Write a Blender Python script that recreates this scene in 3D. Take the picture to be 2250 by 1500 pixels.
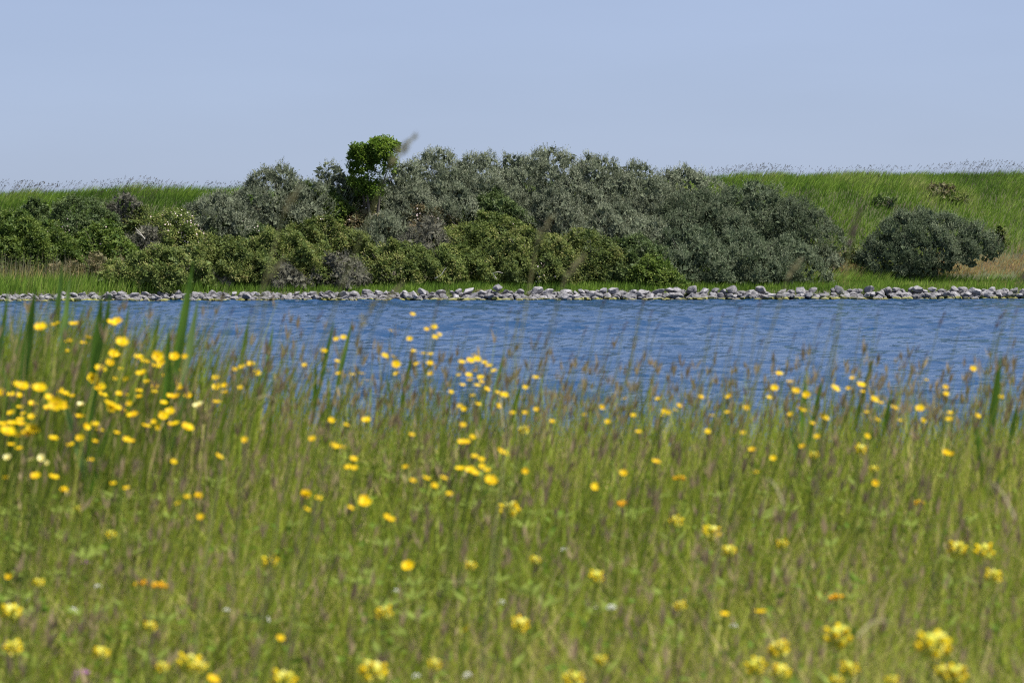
import bpy, math
import numpy as np

# ------------------------------------------------------------------ camera, sky, sun, exposure
SC = bpy.context.scene
for o in list(bpy.data.objects):
    bpy.data.objects.remove(o)
COL = SC.collection
CAMZ = 1.5
FPX = 6750.0                       # focal length in photo pixels (2250 wide)
PITCH = math.atan(158.0 / FPX)
cam = bpy.data.cameras.new("camera")
cam.lens = 108.0
cam.sensor_width = 36.0
cam.clip_start = 0.1
cam.clip_end = 9000.0
cam.dof.use_dof = True
cam.dof.focus_distance = 152.0
cam.dof.aperture_fstop = 11.0
camo = bpy.data.objects.new("camera", cam)
COL.objects.link(camo)
camo.location = (0, 0, CAMZ)
camo.rotation_euler = (math.pi / 2 - PITCH, 0, 0)
SC.camera = camo

SUN_DIR = np.array([0.44, -0.08, 0.82])
SUN_DIR = SUN_DIR / np.linalg.norm(SUN_DIR)
SUN_EL = math.asin(SUN_DIR[2])
SUN_AZ = math.atan2(SUN_DIR[0], SUN_DIR[1])          # clockwise from +Y
w = bpy.data.worlds.new("World")
SC.world = w
w.use_nodes = True
nt = w.node_tree
sky = nt.nodes.new("ShaderNodeTexSky")
sky.sky_type = 'NISHITA'
sky.sun_disc = False
sky.sun_elevation = SUN_EL
sky.sun_rotation = SUN_AZ
sky.air_density = 0.6
sky.dust_density = 1.2
sky.ozone_density = 3.0
bg = nt.nodes["Background"]
bg.inputs[1].default_value = 0.077
wb = nt.nodes.new("ShaderNodeMix")                 # camera white balance towards blue
wb.data_type = 'RGBA'
wb.blend_type = 'MULTIPLY'
wb.inputs[0].default_value = 1.0
wb.inputs[7].default_value = (1.05, 1.0, 1.06, 1)
nt.links.new(sky.outputs[0], wb.inputs[6])
hz = nt.nodes.new("ShaderNodeMix")                 # thin even summer haze over the whole sky
hz.data_type = 'RGBA'
hz.inputs[0].default_value = 0.6
hz.inputs[7].default_value = (3.05, 3.80, 5.15, 1)
stc = nt.nodes.new("ShaderNodeTexCoord")
smp = nt.nodes.new("ShaderNodeMapping")
smp.inputs["Scale"].default_value = (3.0, 3.0, 16.0)
snz = nt.nodes.new("ShaderNodeTexNoise")           # very faint veils of cirrus
snz.inputs["Scale"].default_value = 1.6
snz.inputs["Detail"].default_value = 4
smr = nt.nodes.new("ShaderNodeMapRange")
smr.inputs[1].default_value = .3
smr.inputs[2].default_value = .7
smr.inputs[3].default_value = .95
smr.inputs[4].default_value = 1.06
smx = nt.nodes.new("ShaderNodeVectorMath")
smx.operation = 'SCALE'
smx.inputs[0].default_value = (3.15, 3.74, 5.10)
nt.links.new(stc.outputs["Generated"], smp.inputs[0])
nt.links.new(smp.outputs[0], snz.inputs["Vector"])
nt.links.new(snz.outputs[0], smr.inputs[0])
nt.links.new(smr.outputs[0], smx.inputs["Scale"])
nt.links.new(smx.outputs[0], hz.inputs[7])
nt.links.new(wb.outputs[2], hz.inputs[6])
nt.links.new(hz.outputs[2], bg.inputs[0])
sun = bpy.data.lights.new("sun", 'SUN')
sun.energy = 5.0
sun.angle = math.radians(0.5)
sun.color = (1.0, 0.95, 0.87)
suno = bpy.data.objects.new("sun", sun)
COL.objects.link(suno)
from mathutils import Vector
suno.rotation_euler = Vector(tuple(SUN_DIR)).to_track_quat('Z', 'Y').to_euler()
SC.view_settings.view_transform = 'Standard'
SC.view_settings.look = 'None'
SC.view_settings.exposure = 0.85
SC.view_settings.gamma = 1.0
SC.render.engine = 'CYCLES'
SC.cycles.max_bounces = 6
SC.cycles.diffuse_bounces = 3
SC.cycles.glossy_bounces = 2
SC.cycles.transmission_bounces = 3
SC.cycles.transparent_max_bounces = 4
SC.cycles.use_denoising = False
SC.cycles.sample_clamp_direct = 1.7
SC.cycles.sample_clamp_indirect = 1.7
SC.cycles.filter_width = 1.2

RNG = np.random.default_rng(11)

# ------------------------------------------------------------------ helpers
def ray(px, py):
    u = (px - 1125.0) / FPX
    v = (750.0 - py) / FPX
    c, s = math.cos(PITCH), math.sin(PITCH)
    dy = c + v * s
    return u / dy, (-s + v * c) / dy           # x and z change for each metre of y

def at(px, py, Y):
    a, b = ray(px, py)
    return a * Y, Y, CAMZ + b * Y

def pix(x, y, z):
    """photo pixel of a world point (arrays)"""
    c, s = math.cos(PITCH), math.sin(PITCH)
    dz = z - CAMZ
    f = y * c - dz * s
    up = y * s + dz * c
    return 1125 + FPX * x / f, 750 - FPX * up / f

def noise2(x, y, seed=0, n=7, base=1.0):
    r = np.random.default_rng(1000 + seed)
    out = np.zeros_like(np.asarray(x, float))
    for i in range(n):
        k = base * 2 ** r.uniform(-1, 1)
        a = r.uniform(0, 2 * math.pi)
        out = out + np.sin(k * (np.cos(a) * x + np.sin(a) * y) + r.uniform(0, 7)) / n
    return out * 1.6

def shore(x):
    return 148.0 + 0.28 * np.clip(x, -60, 60)

def terrain(x, y):
    x = np.asarray(x, float)
    y = np.asarray(y, float)
    near = np.interp(y, [-300, 2, 4.5, 8.4, 9.2, 12, 16, 30, 60], [0.75, 0.66, 0.70, 0.84, 0.78, -0.05, -0.8, -2.5, -2.5])
    near = near + 0.03 * noise2(x, y, 1, base=1.2) * (y < 9)
    s = y - shore(x)
    crest = 5.82 + 0.032 * np.clip(x, -60, 60) + 0.16 * noise2(x, x * 0, 2, base=0.35)
    t = np.interp(s, [7, 10, 16.5, 19.5], [0, 0.16, 0.86, 1.0])
    low = np.interp(s, [-40, -12, -2, -0.3, 1.3, 5, 7], [-2.5, -2.2, -0.9, -0.25, 0.45, 0.75, 1.1])
    far = np.where(s < 7, low, 1.1 + t * (crest - 1.1))
    back = np.interp(s, [23.5, 42, 90], [0, 1, 1])
    far = far * (1 - back) + 0.5 * back
    far = far + 0.10 * noise2(x, y, 3, base=0.7) * ((s > 4) & (s < 60))
    return np.where(y < 60, near, far)

def mesh_np(name, V, quads=None, tris=None, attr=None, smooth=False):
    """mesh from numpy arrays; attr: dict of point float attributes"""
    me = bpy.data.meshes.new(name)
    V = np.ascontiguousarray(V, dtype=np.float32)
    parts = []
    tot = []
    if quads is not None and len(quads):
        parts.append(np.asarray(quads, np.int32).ravel())
        tot.append(np.full(len(quads), 4, np.int32))
    if tris is not None and len(tris):
        parts.append(np.asarray(tris, np.int32).ravel())
        tot.append(np.full(len(tris), 3, np.int32))
    idx = np.concatenate(parts)
    tot = np.concatenate(tot)
    st = np.concatenate([[0], np.cumsum(tot)[:-1]]).astype(np.int32)
    me.vertices.add(len(V))
    me.vertices.foreach_set("co", V.ravel())
    me.loops.add(len(idx))
    me.loops.foreach_set("vertex_index", idx)
    me.polygons.add(len(tot))
    me.polygons.foreach_set("loop_start", st)
    me.polygons.foreach_set("loop_total", tot)
    if attr:
        for k, a in attr.items():
            at_ = me.attributes.new(k, 'FLOAT', 'POINT')
            at_.data.foreach_set("value", np.ascontiguousarray(a, np.float32))
    me.polygons.foreach_set("use_smooth", np.full(len(tot), smooth))
    me.update(calc_edges=True)
    return me

def obj(name, me, mat=None, parent=None, loc=(0, 0, 0), rot=(0, 0, 0), scale=(1, 1, 1)):
    o = bpy.data.objects.new(name, me)
    COL.objects.link(o)
    if mat is not None and me is not None and len(me.materials) == 0:
        me.materials.append(mat)
    o.parent = parent
    o.location = loc
    o.rotation_euler = rot
    o.scale = scale
    return o

def tag(o, label=None, cat=None, group=None, kind=None):
    if label: o["label"] = label
    if cat: o["category"] = cat
    if group: o["group"] = group
    if kind: o["kind"] = kind
    return o

def thing(name, loc, label, cat, group=None):
    return tag(obj(name, None, loc=loc), label, cat, group)

def unit(a):
    return a / np.maximum(np.linalg.norm(a, axis=-1, keepdims=True), 1e-9)

class Geo:
    """collects vertices and faces, builds one mesh"""
    def __init__(s):
        s.v, s.q, s.t, s.a, s.n = [], [], [], [], 0
    def add(s, V, Q=None, T=None, var=0.0):
        V = np.asarray(V, float).reshape(-1, 3)
        s.v.append(V)
        if Q is not None: s.q.append(np.asarray(Q).reshape(-1, 4) + s.n)
        if T is not None: s.t.append(np.asarray(T).reshape(-1, 3) + s.n)
        s.a.append(np.broadcast_to(np.asarray(var, float), (len(V),)))
        s.n += len(V)
    def mesh(s, name, smooth=False):
        return mesh_np(name, np.concatenate(s.v),
                       np.concatenate(s.q) if s.q else None,
                       np.concatenate(s.t) if s.t else None,
                       {"var": np.concatenate(s.a)}, smooth)
    def kites(s, P, D, N, L, W, var):
        """leaf quads from point P along D, lying across D and N"""
        D = unit(D)
        S = unit(np.cross(D, N))
        L = np.asarray(L)[:, None]
        W = np.asarray(W)[:, None]
        nn = np.cross(S, D)
        mid = P + D * L * 0.45
        V = np.stack([P, mid + S * W * 0.5 + nn * W * 0.18, P + D * L, mid - S * W * 0.5 + nn * W * 0.18], 1).reshape(-1, 3)
        n = len(P)
        s.add(V, Q=np.arange(n * 4).reshape(n, 4), var=np.repeat(var, 4))
    def blades(s, R, H, W, lean, az, var, nseg=2, droop=0.0):
        """grass blades; lean (n,2) horizontal reach as a share of the height"""
        n = len(R)
        sx, sy = np.cos(az), np.sin(az)
        side = np.stack([sx, sy, np.zeros(n)], 1)
        rows = []
        for k in range(nseg + 1):
            t = k / nseg
            c = R + np.stack([lean[:, 0] * H * t ** 1.8, lean[:, 1] * H * t ** 1.8, H * (t - droop * t ** 3)], 1)
            if k == nseg:
                rows.append(c[:, None, :])
            else:
                ww = (W * (1 - 0.55 * t ** 1.5) * 0.5)[:, None]
                rows.append(np.stack([c - side * ww, c + side * ww], 1))
        V = np.concatenate(rows, 1)
        m = V.shape[1]
        b = np.arange(n)[:, None] * m
        Q = []
        for k in range(nseg - 1):
            Q.append(b + np.array([[2 * k, 2 * k + 1, 2 * k + 3, 2 * k + 2]]))
        T = b + np.array([[2 * nseg - 2, 2 * nseg - 1, 2 * nseg]])
        s.add(V.reshape(-1, 3), Q=np.concatenate(Q) if Q else None, T=T, var=np.repeat(var, m))
    def tube(s, pts, rad, k=5, var=0.5, cap=True):
        pts = np.asarray(pts, float)
        rad = np.broadcast_to(np.asarray(rad, float), (len(pts),))
        tan = unit(np.gradient(pts, axis=0))
        ref = np.array([0.13, 0.97, 0.2])
        a = unit(np.cross(tan, ref))
        b = np.cross(tan, a)
        ang = np.arange(k) * 2 * math.pi / k
        V = pts[:, None] + rad[:, None, None] * (a[:, None] * np.cos(ang)[None, :, None] + b[:, None] * np.sin(ang)[None, :, None])
        n = len(pts)
        Q = [[i * k + j, i * k + (j + 1) % k, (i + 1) * k + (j + 1) % k, (i + 1) * k + j] for i in range(n - 1) for j in range(k)]
        s.add(V.reshape(-1, 3), Q=Q, var=var)

# ------------------------------------------------------------------ materials
def new_mat(name):
    m = bpy.data.materials.new(name)
    m.use_nodes = True
    t = m.node_tree
    return m, t, t.nodes["Principled BSDF"], t.nodes["Material Output"]

def ramp(t, stops, src):
    r = t.nodes.new("ShaderNodeValToRGB")
    e = r.color_ramp.elements
    while len(e) < len(stops): e.new(0.5)
    for k, (p, c) in enumerate(stops):
        e[k].position = p
        e[k].color = (*c, 1)
    t.links.new(src, r.inputs[0])
    return r.outputs[0]

def leaf_mat(name, stops, trans=0.35, rough=0.5, spec=0.35, objvar=0.25):
    """leaf colour from the per-leaf number, a little different on each plant"""
    m, t, p, out = new_mat(name)
    a = t.nodes.new("ShaderNodeAttribute")
    a.attribute_name = "var"
    col = ramp(t, stops, a.outputs["Fac"])
    oi = t.nodes.new("ShaderNodeObjectInfo")
    h = t.nodes.new("ShaderNodeHueSaturation")
    mr = t.nodes.new("ShaderNodeMapRange")
    mr.inputs[3].default_value = 1 - objvar
    mr.inputs[4].default_value = 1 + objvar
    t.links.new(oi.outputs["Random"], mr.inputs[0])
    t.links.new(mr.outputs[0], h.inputs["Value"])
    t.links.new(col, h.inputs["Color"])
    t.links.new(h.outputs[0], p.inputs["Base Color"])
    p.inputs["Roughness"].default_value = rough
    p.inputs["Specular IOR Level"].default_value = spec
    tr = t.nodes.new("ShaderNodeBsdfTranslucent")
    t.links.new(h.outputs[0], tr.inputs[0])
    mx = t.nodes.new("ShaderNodeMixShader")
    mx.inputs[0].default_value = trans
    t.links.new(p.outputs[0], mx.inputs[1])
    t.links.new(tr.outputs[0], mx.inputs[2])
    t.links.new(mx.outputs[0], out.inputs[0])
    return m

M = {}
M['silver'] = leaf_mat("silver_leaf", [(0, (.092, .115, .068)), (.5, (.215, .245, .158)), (1, (.34, .365, .255))], .22, .65, .15, .16)
M['greygreen'] = leaf_mat("grey_green_leaf", [(0, (.055, .080, .040)), (.5, (.120, .155, .085)), (1, (.225, .255, .160))], .22, .65, .15, .16)
M['olive'] = leaf_mat("bramble_leaf", [(0, (.070, .105, .026)), (.45, (.145, .190, .045)), (.85, (.25, .275, .075)), (1, (.30, .28, .11))], .27, .6, .18, .14)
M['green'] = leaf_mat("green_leaf", [(0, (.045, .085, .014)), (.5, (.105, .160, .026)), (1, (.21, .27, .055))], .30, .55, .2, .12)
M['tree'] = leaf_mat('tree_leaf', [(0, (.065, .125, .016)), (.5, (.14, .225, .026)), (1, (.26, .35, .055))], .38, .5, .2, 0)
M['dark'] = leaf_mat("dark_leaf", [(0, (.045, .075, .024)), (.5, (.085, .125, .038)), (1, (.15, .20, .065))], .22, .55, .2, .12)
M['twig'] = leaf_mat("twiggy_growth", [(0, (.085, .085, .062)), (.5, (.155, .152, .115)), (.8, (.22, .215, .17)), (1, (.14, .17, .08))], .08, .8, .15, .15)
M['rust'] = leaf_mat("rusty_bramble_leaf", [(0, (0.091, 0.098, 0.039)), (.5, (0.182, 0.156, 0.072)), (1, (0.26, 0.182, 0.104))], .2, .6, .3, .1)
M['blossom'] = leaf_mat("pale_rose_petal", [(0, (.80, .60, .58)), (1, (.85, .80, .76))], .2, .6, .3, 0)
M['fargrass'] = leaf_mat("dike_grass", [(0, (.080, .155, .022)), (.3, (.165, .285, .035)), (.6, (.275, .395, .060)), (.8, (.42, .43, .15)), (1, (.52, .31, .15))], .38, .65, .15, 0)
M['seed'] = leaf_mat("crest_seed_heads", [(0, (0.054, 0.045, 0.036)), (.5, (0.099, 0.086, 0.059)), (1, (0.135, 0.117, 0.081))], .15, .8, .2, 0)
M['herb'] = leaf_mat("herb_leaf", [(0, (.10, .18, .02)), (1, (.22, .30, .04))], .35, .7, .1, 0)
M['meadow'] = leaf_mat("meadow_grass", [(0, (.13, .20, .020)), (.25, (.245, .325, .034)), (.5, (.37, .41, .052)), (.7, (.48, .45, .13)), (.86, (.46, .36, .20)), (1, (.215, .16, .105))], .42, .6, .15, 0)
M['stalk'] = leaf_mat("grass_stalk", [(0, (.22, .26, .07)), (1, (.38, .36, .17))], .3, .7, .15, .2)
M['head_purple'] = leaf_mat("purple_seed_head", [(0, (.10, .07, .075)), (1, (.22, .15, .14))], .2, .8, .2, .2)
M['head_straw'] = leaf_mat("straw_seed_head", [(0, (.27, .25, .13)), (1, (.40, .36, .21))], .3, .8, .1, .15)
M['reed'] = leaf_mat("reed_leaf", [(0, (.07, .16, .012)), (.6, (.13, .25, .028)), (1, (.24, .36, .12))], .40, .45, .3, .12)
M['buttercup'] = leaf_mat("buttercup_petal", [(0, (.68, .40, .002)), (.6, (.76, .52, .003)), (1, (.80, .60, .005))], .30, .5, .12, .08)
M['pale_cup'] = leaf_mat("pale_buttercup_petal", [(0, (.78, .68, .15)), (1, (.85, .80, .35))], .25, .35, .5, .05)
M['rattle'] = leaf_mat("yellow_rattle_flower", [(0, (.78, .54, .005)), (.45, (.82, .68, .02)), (.6, (.62, .64, .08)), (1, (.74, .72, .20))], .3, .6, .1, .06)
M['trefoil'] = leaf_mat("trefoil_flower", [(0, (.80, .36, .004)), (1, (.84, .52, .006))], .25, .5, .2, .05)
M['clover'] = leaf_mat("clover_flower", [(0, (.36, .13, .34)), (1, (.52, .28, .50))], .25, .6, .3, .05)
M['stem'] = leaf_mat("flower_stem", [(0, (.12, .17, .025)), (1, (.20, .25, .05))], .25, .65, .1, .1)

def bark_mat(name, c0, c1):
    m, t, p, out = new_mat(name)
    n = t.nodes.new("ShaderNodeTexNoise")
    n.inputs["Scale"].default_value = 9
    t.links.new(ramp(t, [(.3, c0), (.7, c1)], n.outputs[0]), p.inputs["Base Color"])
    p.inputs["Roughness"].default_value = .85
    return m
M['bark'] = bark_mat("shrub_bark", (.06, .05, .04), (.16, .14, .11))
M['deadwood'] = bark_mat("bleached_wood", (.36, .33, .28), (.55, .52, .46))

def ground_mat():
    m, t, p, out = new_mat("bank_soil")
    tc = t.nodes.new("ShaderNodeTexCoord")
    n = t.nodes.new("ShaderNodeTexNoise")
    n.inputs["Scale"].default_value = .55
    n.inputs["Detail"].default_value = 9
    t.links.new(tc.outputs["Object"], n.inputs["Vector"])
    c = ramp(t, [(.3, (.035, .028, .018)), (.5, (.045, .048, .018)), (.7, (.06, .075, .022))], n.outputs[0])
    t.links.new(c, p.inputs["Base Color"])
    p.inputs["Roughness"].default_value = .95
    b = t.nodes.new("ShaderNodeBump")
    n2 = t.nodes.new("ShaderNodeTexNoise")
    n2.inputs["Scale"].default_value = 14
    n2.inputs["Detail"].default_value = 6
    t.links.new(tc.outputs["Object"], n2.inputs["Vector"])
    t.links.new(n2.outputs[0], b.inputs["Height"])
    b.inputs["Distance"].default_value = .05
    t.links.new(b.outputs[0], p.inputs["Normal"])
    return m
M['ground'] = ground_mat()

def water_mat():
    m, t, p, out = new_mat("lake_water")
    p.inputs["Base Color"].default_value = (.005, .036, .098, 1)
    p.inputs["Roughness"].default_value = .05
    p.inputs["IOR"].default_value = 1.333
    tc = t.nodes.new("ShaderNodeTexCoord")
    mp = t.nodes.new("ShaderNodeMapping")
    mp.inputs["Scale"].default_value = (1.5, 3.4, 1.0)
    t.links.new(tc.outputs["Object"], mp.inputs[0])
    n = t.nodes.new("ShaderNodeTexNoise")
    n.inputs["Scale"].default_value = 2.8
    n.inputs["Detail"].default_value = 5
    n.inputs["Roughness"].default_value = .62
    t.links.new(mp.outputs[0], n.inputs["Vector"])
    b = t.nodes.new("ShaderNodeBump")
    b.inputs["Distance"].default_value = .16
    b.inputs["Strength"].default_value = .5
    t.links.new(n.outputs[0], b.inputs["Height"])
    t.links.new(b.outputs[0], p.inputs["Normal"])
    return m
M['water'] = water_mat()

def rock_mat():
    m, t, p, out = new_mat("pale_boulder")
    tc = t.nodes.new("ShaderNodeTexCoord")
    g = t.nodes.new("ShaderNodeNewGeometry")
    oi = t.nodes.new("ShaderNodeObjectInfo")
    n = t.nodes.new("ShaderNodeTexNoise")
    n.inputs["Scale"].default_value = 5.5
    n.inputs["Detail"].default_value = 8
    n.inputs["Roughness"].default_value = .7
    t.links.new(g.outputs["Position"], n.inputs["Vector"])
    c = ramp(t, [(.30, (.055, .053, .058)), (.45, (.165, .16, .17)), (.60, (.27, .265, .275)), (.8, (.40, .395, .40))], n.outputs[0])
    h = t.nodes.new("ShaderNodeHueSaturation")
    mr = t.nodes.new("ShaderNodeMapRange")
    mr.inputs[3].default_value = .62
    mr.inputs[4].default_value = 1.12
    t.links.new(oi.outputs["Random"], mr.inputs[0])
    t.links.new(mr.outputs[0], h.inputs["Value"])
    t.links.new(c, h.inputs["Color"])
    # weed band just above the waterline, ragged
    sp = t.nodes.new("ShaderNodeSeparateXYZ")
    t.links.new(g.outputs["Position"], sp.inputs[0])
    n2 = t.nodes.new("ShaderNodeTexNoise")
    n2.inputs["Scale"].default_value = 1.6
    n2.inputs["Detail"].default_value = 5
    t.links.new(g.outputs["Position"], n2.inputs["Vector"])
    ad = t.nodes.new("ShaderNodeMath")
    ad.operation = 'MULTIPLY_ADD'
    ad.inputs[1].default_value = -.42
    t.links.new(n2.outputs[0], ad.inputs[0])
    t.links.new(sp.outputs["Z"], ad.inputs[2])
    mk = t.nodes.new("ShaderNodeMapRange")
    mk.inputs[1].default_value = -.13
    mk.inputs[2].default_value = -.07
    mk.inputs[3].default_value = 1
    mk.inputs[4].default_value = 0
    t.links.new(ad.outputs[0], mk.inputs[0])
    mx = t.nodes.new("ShaderNodeMix")
    mx.data_type = 'RGBA'
    t.links.new(mk.outputs[0], mx.inputs[0])
    t.links.new(h.outputs[0], mx.inputs[6])
    mx.inputs[7].default_value = (.20, .205, .045, 1)
    wt = t.nodes.new("ShaderNodeMapRange")
    wt.inputs[1].default_value = .02
    wt.inputs[2].default_value = .09
    wt.inputs[3].default_value = 1
    wt.inputs[4].default_value = 0
    t.links.new(sp.outputs["Z"], wt.inputs[0])
    mx2 = t.nodes.new("ShaderNodeMix")
    mx2.data_type = 'RGBA'
    t.links.new(wt.outputs[0], mx2.inputs[0])
    t.links.new(mx.outputs[2], mx2.inputs[6])
    mx2.inputs[7].default_value = (.045, .040, .022, 1)
    t.links.new(mx2.outputs[2], p.inputs["Base Color"])
    p.inputs["Roughness"].default_value = .85
    b = t.nodes.new("ShaderNodeBump")
    b.inputs["Distance"].default_value = .05
    b.inputs["Strength"].default_value = .8
    t.links.new(n.outputs[0], b.inputs["Height"])
    t.links.new(b.outputs[0], p.inputs["Normal"])
    return m
M['rock'] = rock_mat()

# ------------------------------------------------------------------ setting: ground, water
def build_ground():
    xs = np.concatenate([[-2500, -900, -350, -150, -90, -60], np.arange(-48, 48.1, 0.8), [60, 90, 150, 350, 900, 2500]])
    yn = np.concatenate([[-600, -120, -30, -8, -2], np.arange(0, 16, .35), np.arange(16, 60, 6)])
    sn = np.concatenate([np.arange(-70, -12, 8), np.arange(-12, -3, 2), np.arange(-3, 28, .6), [32, 38, 46, 60, 100, 250, 700, 2000, 5000]])
    X, A = np.meshgrid(xs, yn)
    X2, S = np.meshgrid(xs, sn)
    Y2 = shore(X2) + S
    X = np.concatenate([X, X2])
    Y = np.concatenate([A, Y2])
    Z = terrain(X, Y)
    V = np.stack([X, Y, Z], -1).reshape(-1, 3)
    r, c = X.shape
    i = (np.arange(r - 1)[:, None] * c + np.arange(c - 1)[None]).ravel()
    Q = np.stack([i, i + 1, i + c + 1, i + c], 1)
    o = obj("ground", mesh_np("ground", V, Q, smooth=True), M['ground'])
    tag(o, "grassy earth of the near meadow and the far dike", kind="structure")
build_ground()

def build_water():
    rows = 520
    t = np.linspace(0, 1, rows)
    q = 0.55
    base = (10.5 ** q + t * (167.0 ** q - 10.5 ** q)) ** (1 / q)
    cols = 310
    u = np.linspace(-1, 1, cols)
    Y, U = np.meshgrid(base, u, indexing='ij')
    X = U * (0.172 * Y + 4)
    r = np.random.default_rng(5)
    Z = np.zeros_like(X)
    for i in range(40):
        lam = 0.16 * (1.3 / 0.16) ** r.uniform(0, 1)
        k = 2 * math.pi / lam
        a = r.normal(-1.45, 0.42)
        slope = 0.066 * (1 if lam < 3 else .6)
        Z += slope / k * np.sin(k * (np.cos(a) * X + np.sin(a) * Y) + r.uniform(0, 7))
    gust = 0.95 + 0.45 * noise2(X * .5, Y, 9, base=.16)
    Z *= np.clip(gust, .35, 1.4)
    edge = np.clip((1 - np.abs(U)) * 8, 0, 1)
    Z = Z * edge
    # flat wings out to the horizon at both sides
    def wing(sg):
        xw = sg * np.array([60, 200, 800, 2500.0])
        return xw
    XL = np.broadcast_to(-np.array([2500.0, 800, 200, 60]), (rows, 4))
    XR = np.broadcast_to(np.array([60, 200, 800, 2500.0]), (rows, 4))
    X = np.concatenate([XL, X, XR], 1)
    Y = np.concatenate([Y[:, :4], Y, Y[:, :4]], 1)
    Z = np.concatenate([np.zeros((rows, 4)), Z, np.zeros((rows, 4))], 1)
    V = np.stack([X, Y, Z], -1).reshape(-1, 3)
    rr, c = X.shape
    i = (np.arange(rr - 1)[:, None] * c + np.arange(c - 1)[None]).ravel()
    Q = np.stack([i, i + 1, i + c + 1, i + c], 1)
    o = obj("water", mesh_np("water", V, Q, smooth=True), M['water'])
    tag(o, "rippled blue lake water between meadow and dike", kind="structure")
build_water()

# ------------------------------------------------------------------ stone breakwater
def rock_mesh(seed):
    import bmesh
    r = np.random.default_rng(200 + seed)
    bm = bmesh.new()
    bmesh.ops.create_icosphere(bm, subdivisions=3, radius=1.0)
    planes = [(unit(r.normal(size=3)), r.uniform(.48, .80)) for _ in range(12)]
    ph = r.uniform(0, 7, 6)
    for v in bm.verts:
        p = np.array(v.co)
        for nrm, d in planes:
            e = p @ nrm - d
            if e > 0: p = p - nrm * e * .93
        p = p * (1 + .035 * math.sin(5 * p[0] + ph[0]) + .035 * math.sin(6 * p[1] + ph[1]) + .03 * math.sin(7 * p[2] + ph[2]))
        v.co = p
    me = bpy.data.meshes.new("stone")
    bm.to_mesh(me)
    bm.free()
    me.polygons.foreach_set("use_smooth", np.zeros(len(me.polygons), bool))
    me.materials.append(M['rock'])
    return me

def build_stones():
    r = np.random.default_rng(21)
    ms = [rock_mesh(i) for i in range(9)]
    root = thing("stone_breakwater", (0, 148, 0), "low line of piled pale grey boulders along the far waterline", "breakwater")
    cnt = 0
    def stone(x, s, z, sz, flat=.78, rot=None):
        nonlocal cnt
        y = float(shore(x)) + s
        o = obj("stone", ms[int(r.integers(9))], None, root, (x, y - 148, z),
                tuple(r.uniform(-.5, .5, 2)) + (r.uniform(0, 6.28),),
                (.95 * sz * r.uniform(.9, 1.35), .95 * sz * r.uniform(.8, 1.1), .95 * sz * flat * r.uniform(.8, 1.15)))
        cnt += 1
        return o
    def tall(x):
        px = 1125 + FPX * x / 150
        return float(np.interp(px, [0, 350, 700, 1100, 1500, 2250], [.66, .80, .82, .92, 1.0, 1.06]))
    # middle and top rows
    x = -27.2
    while x < 28.0:
        k = tall(x)
        sz = (r.uniform(.16, .30) if r.random() < .8 else r.uniform(.28, .40)) * k
        stone(x, r.uniform(-.1, .25), .21 * k + r.uniform(-.07, .06), sz)
        x += sz * r.uniform(1.25, 1.9)
    x = -27.2
    while x < 28.0:
        k = tall(x)
        sz = (r.uniform(.15, .28) if r.random() < .8 else r.uniform(.28, .40)) * k
        if r.random() < .93:
            stone(x, r.uniform(.3, .65), .44 * k + r.uniform(-.11, .07), sz)
        x += sz * r.uniform(1.4, 2.1)
    print("stones", cnt)
    # the pointed stone that stands up above the row
    px, py, _ = at(1093, 640, float(shore(-.7)) + .4)
    o = stone(-.7, .35, .62, .21, 1.3)
    o.rotation_euler = (.1, .15, .4)
    tag(o, "pointed boulder standing up above the row")
    # small rubble that fills the pile
    g = Geo()
    base = [np.array([v.co for v in m.vertices]) for m in ms[:3]]
    fc = [np.array([list(p.vertices) for p in m.polygons]) for m in ms[:3]]
    import bmesh
    bm = bmesh.new()
    bmesh.ops.create_icosphere(bm, subdivisions=1, radius=1.0)
    bv = np.array([v.co[:] for v in bm.verts])
    bf = np.array([[v.index for v in f.verts] for f in bm.faces])
    bm.free()
    for i in range(900):
        x = r.uniform(-28, 29)
        s_ = r.uniform(-.5, .8)
        sz = r.uniform(.08, .21)
        z = np.interp(s_, [-.5, .1, .8], [.0, .16, .40]) * tall(x) + r.uniform(-.06, .04)
        V = bv * r.uniform(.7, 1.3, (len(bv), 1)) * sz * np.array([1.2, 1, .8]) + np.array([x, shore(x) + s_ - 148, z])
        g.add(V, T=bf)
    o = obj("rubble", g.mesh("rubble"), M['rock'], root)
    o["kind"] = "stuff"
build_stones()

# ------------------------------------------------------------------ shrubs
def place(px, pytop, h, smin=3.0, smax=18.0):
    """stand a shrub of height h on the dike so that its top reaches pytop; returns x, y, base z, h"""
    s = np.linspace(smin, smax, 300)
    best = None
    a, b = ray(px, pytop)
    y = 150 + s
    for _ in range(6):
        y = shore(a * y) + s
    topz = CAMZ + b * y
    need = topz - terrain(a * y, y)
    i = int(np.argmin(np.abs(need - h)))
    hh = float(np.clip(need[i], .35, 6))
    return float(a * y[i]), float(y[i]), float(terrain(a * y[i], y[i])), hh

FOOT = []          # footprints, so that grass keeps out of the shrubs

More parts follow.
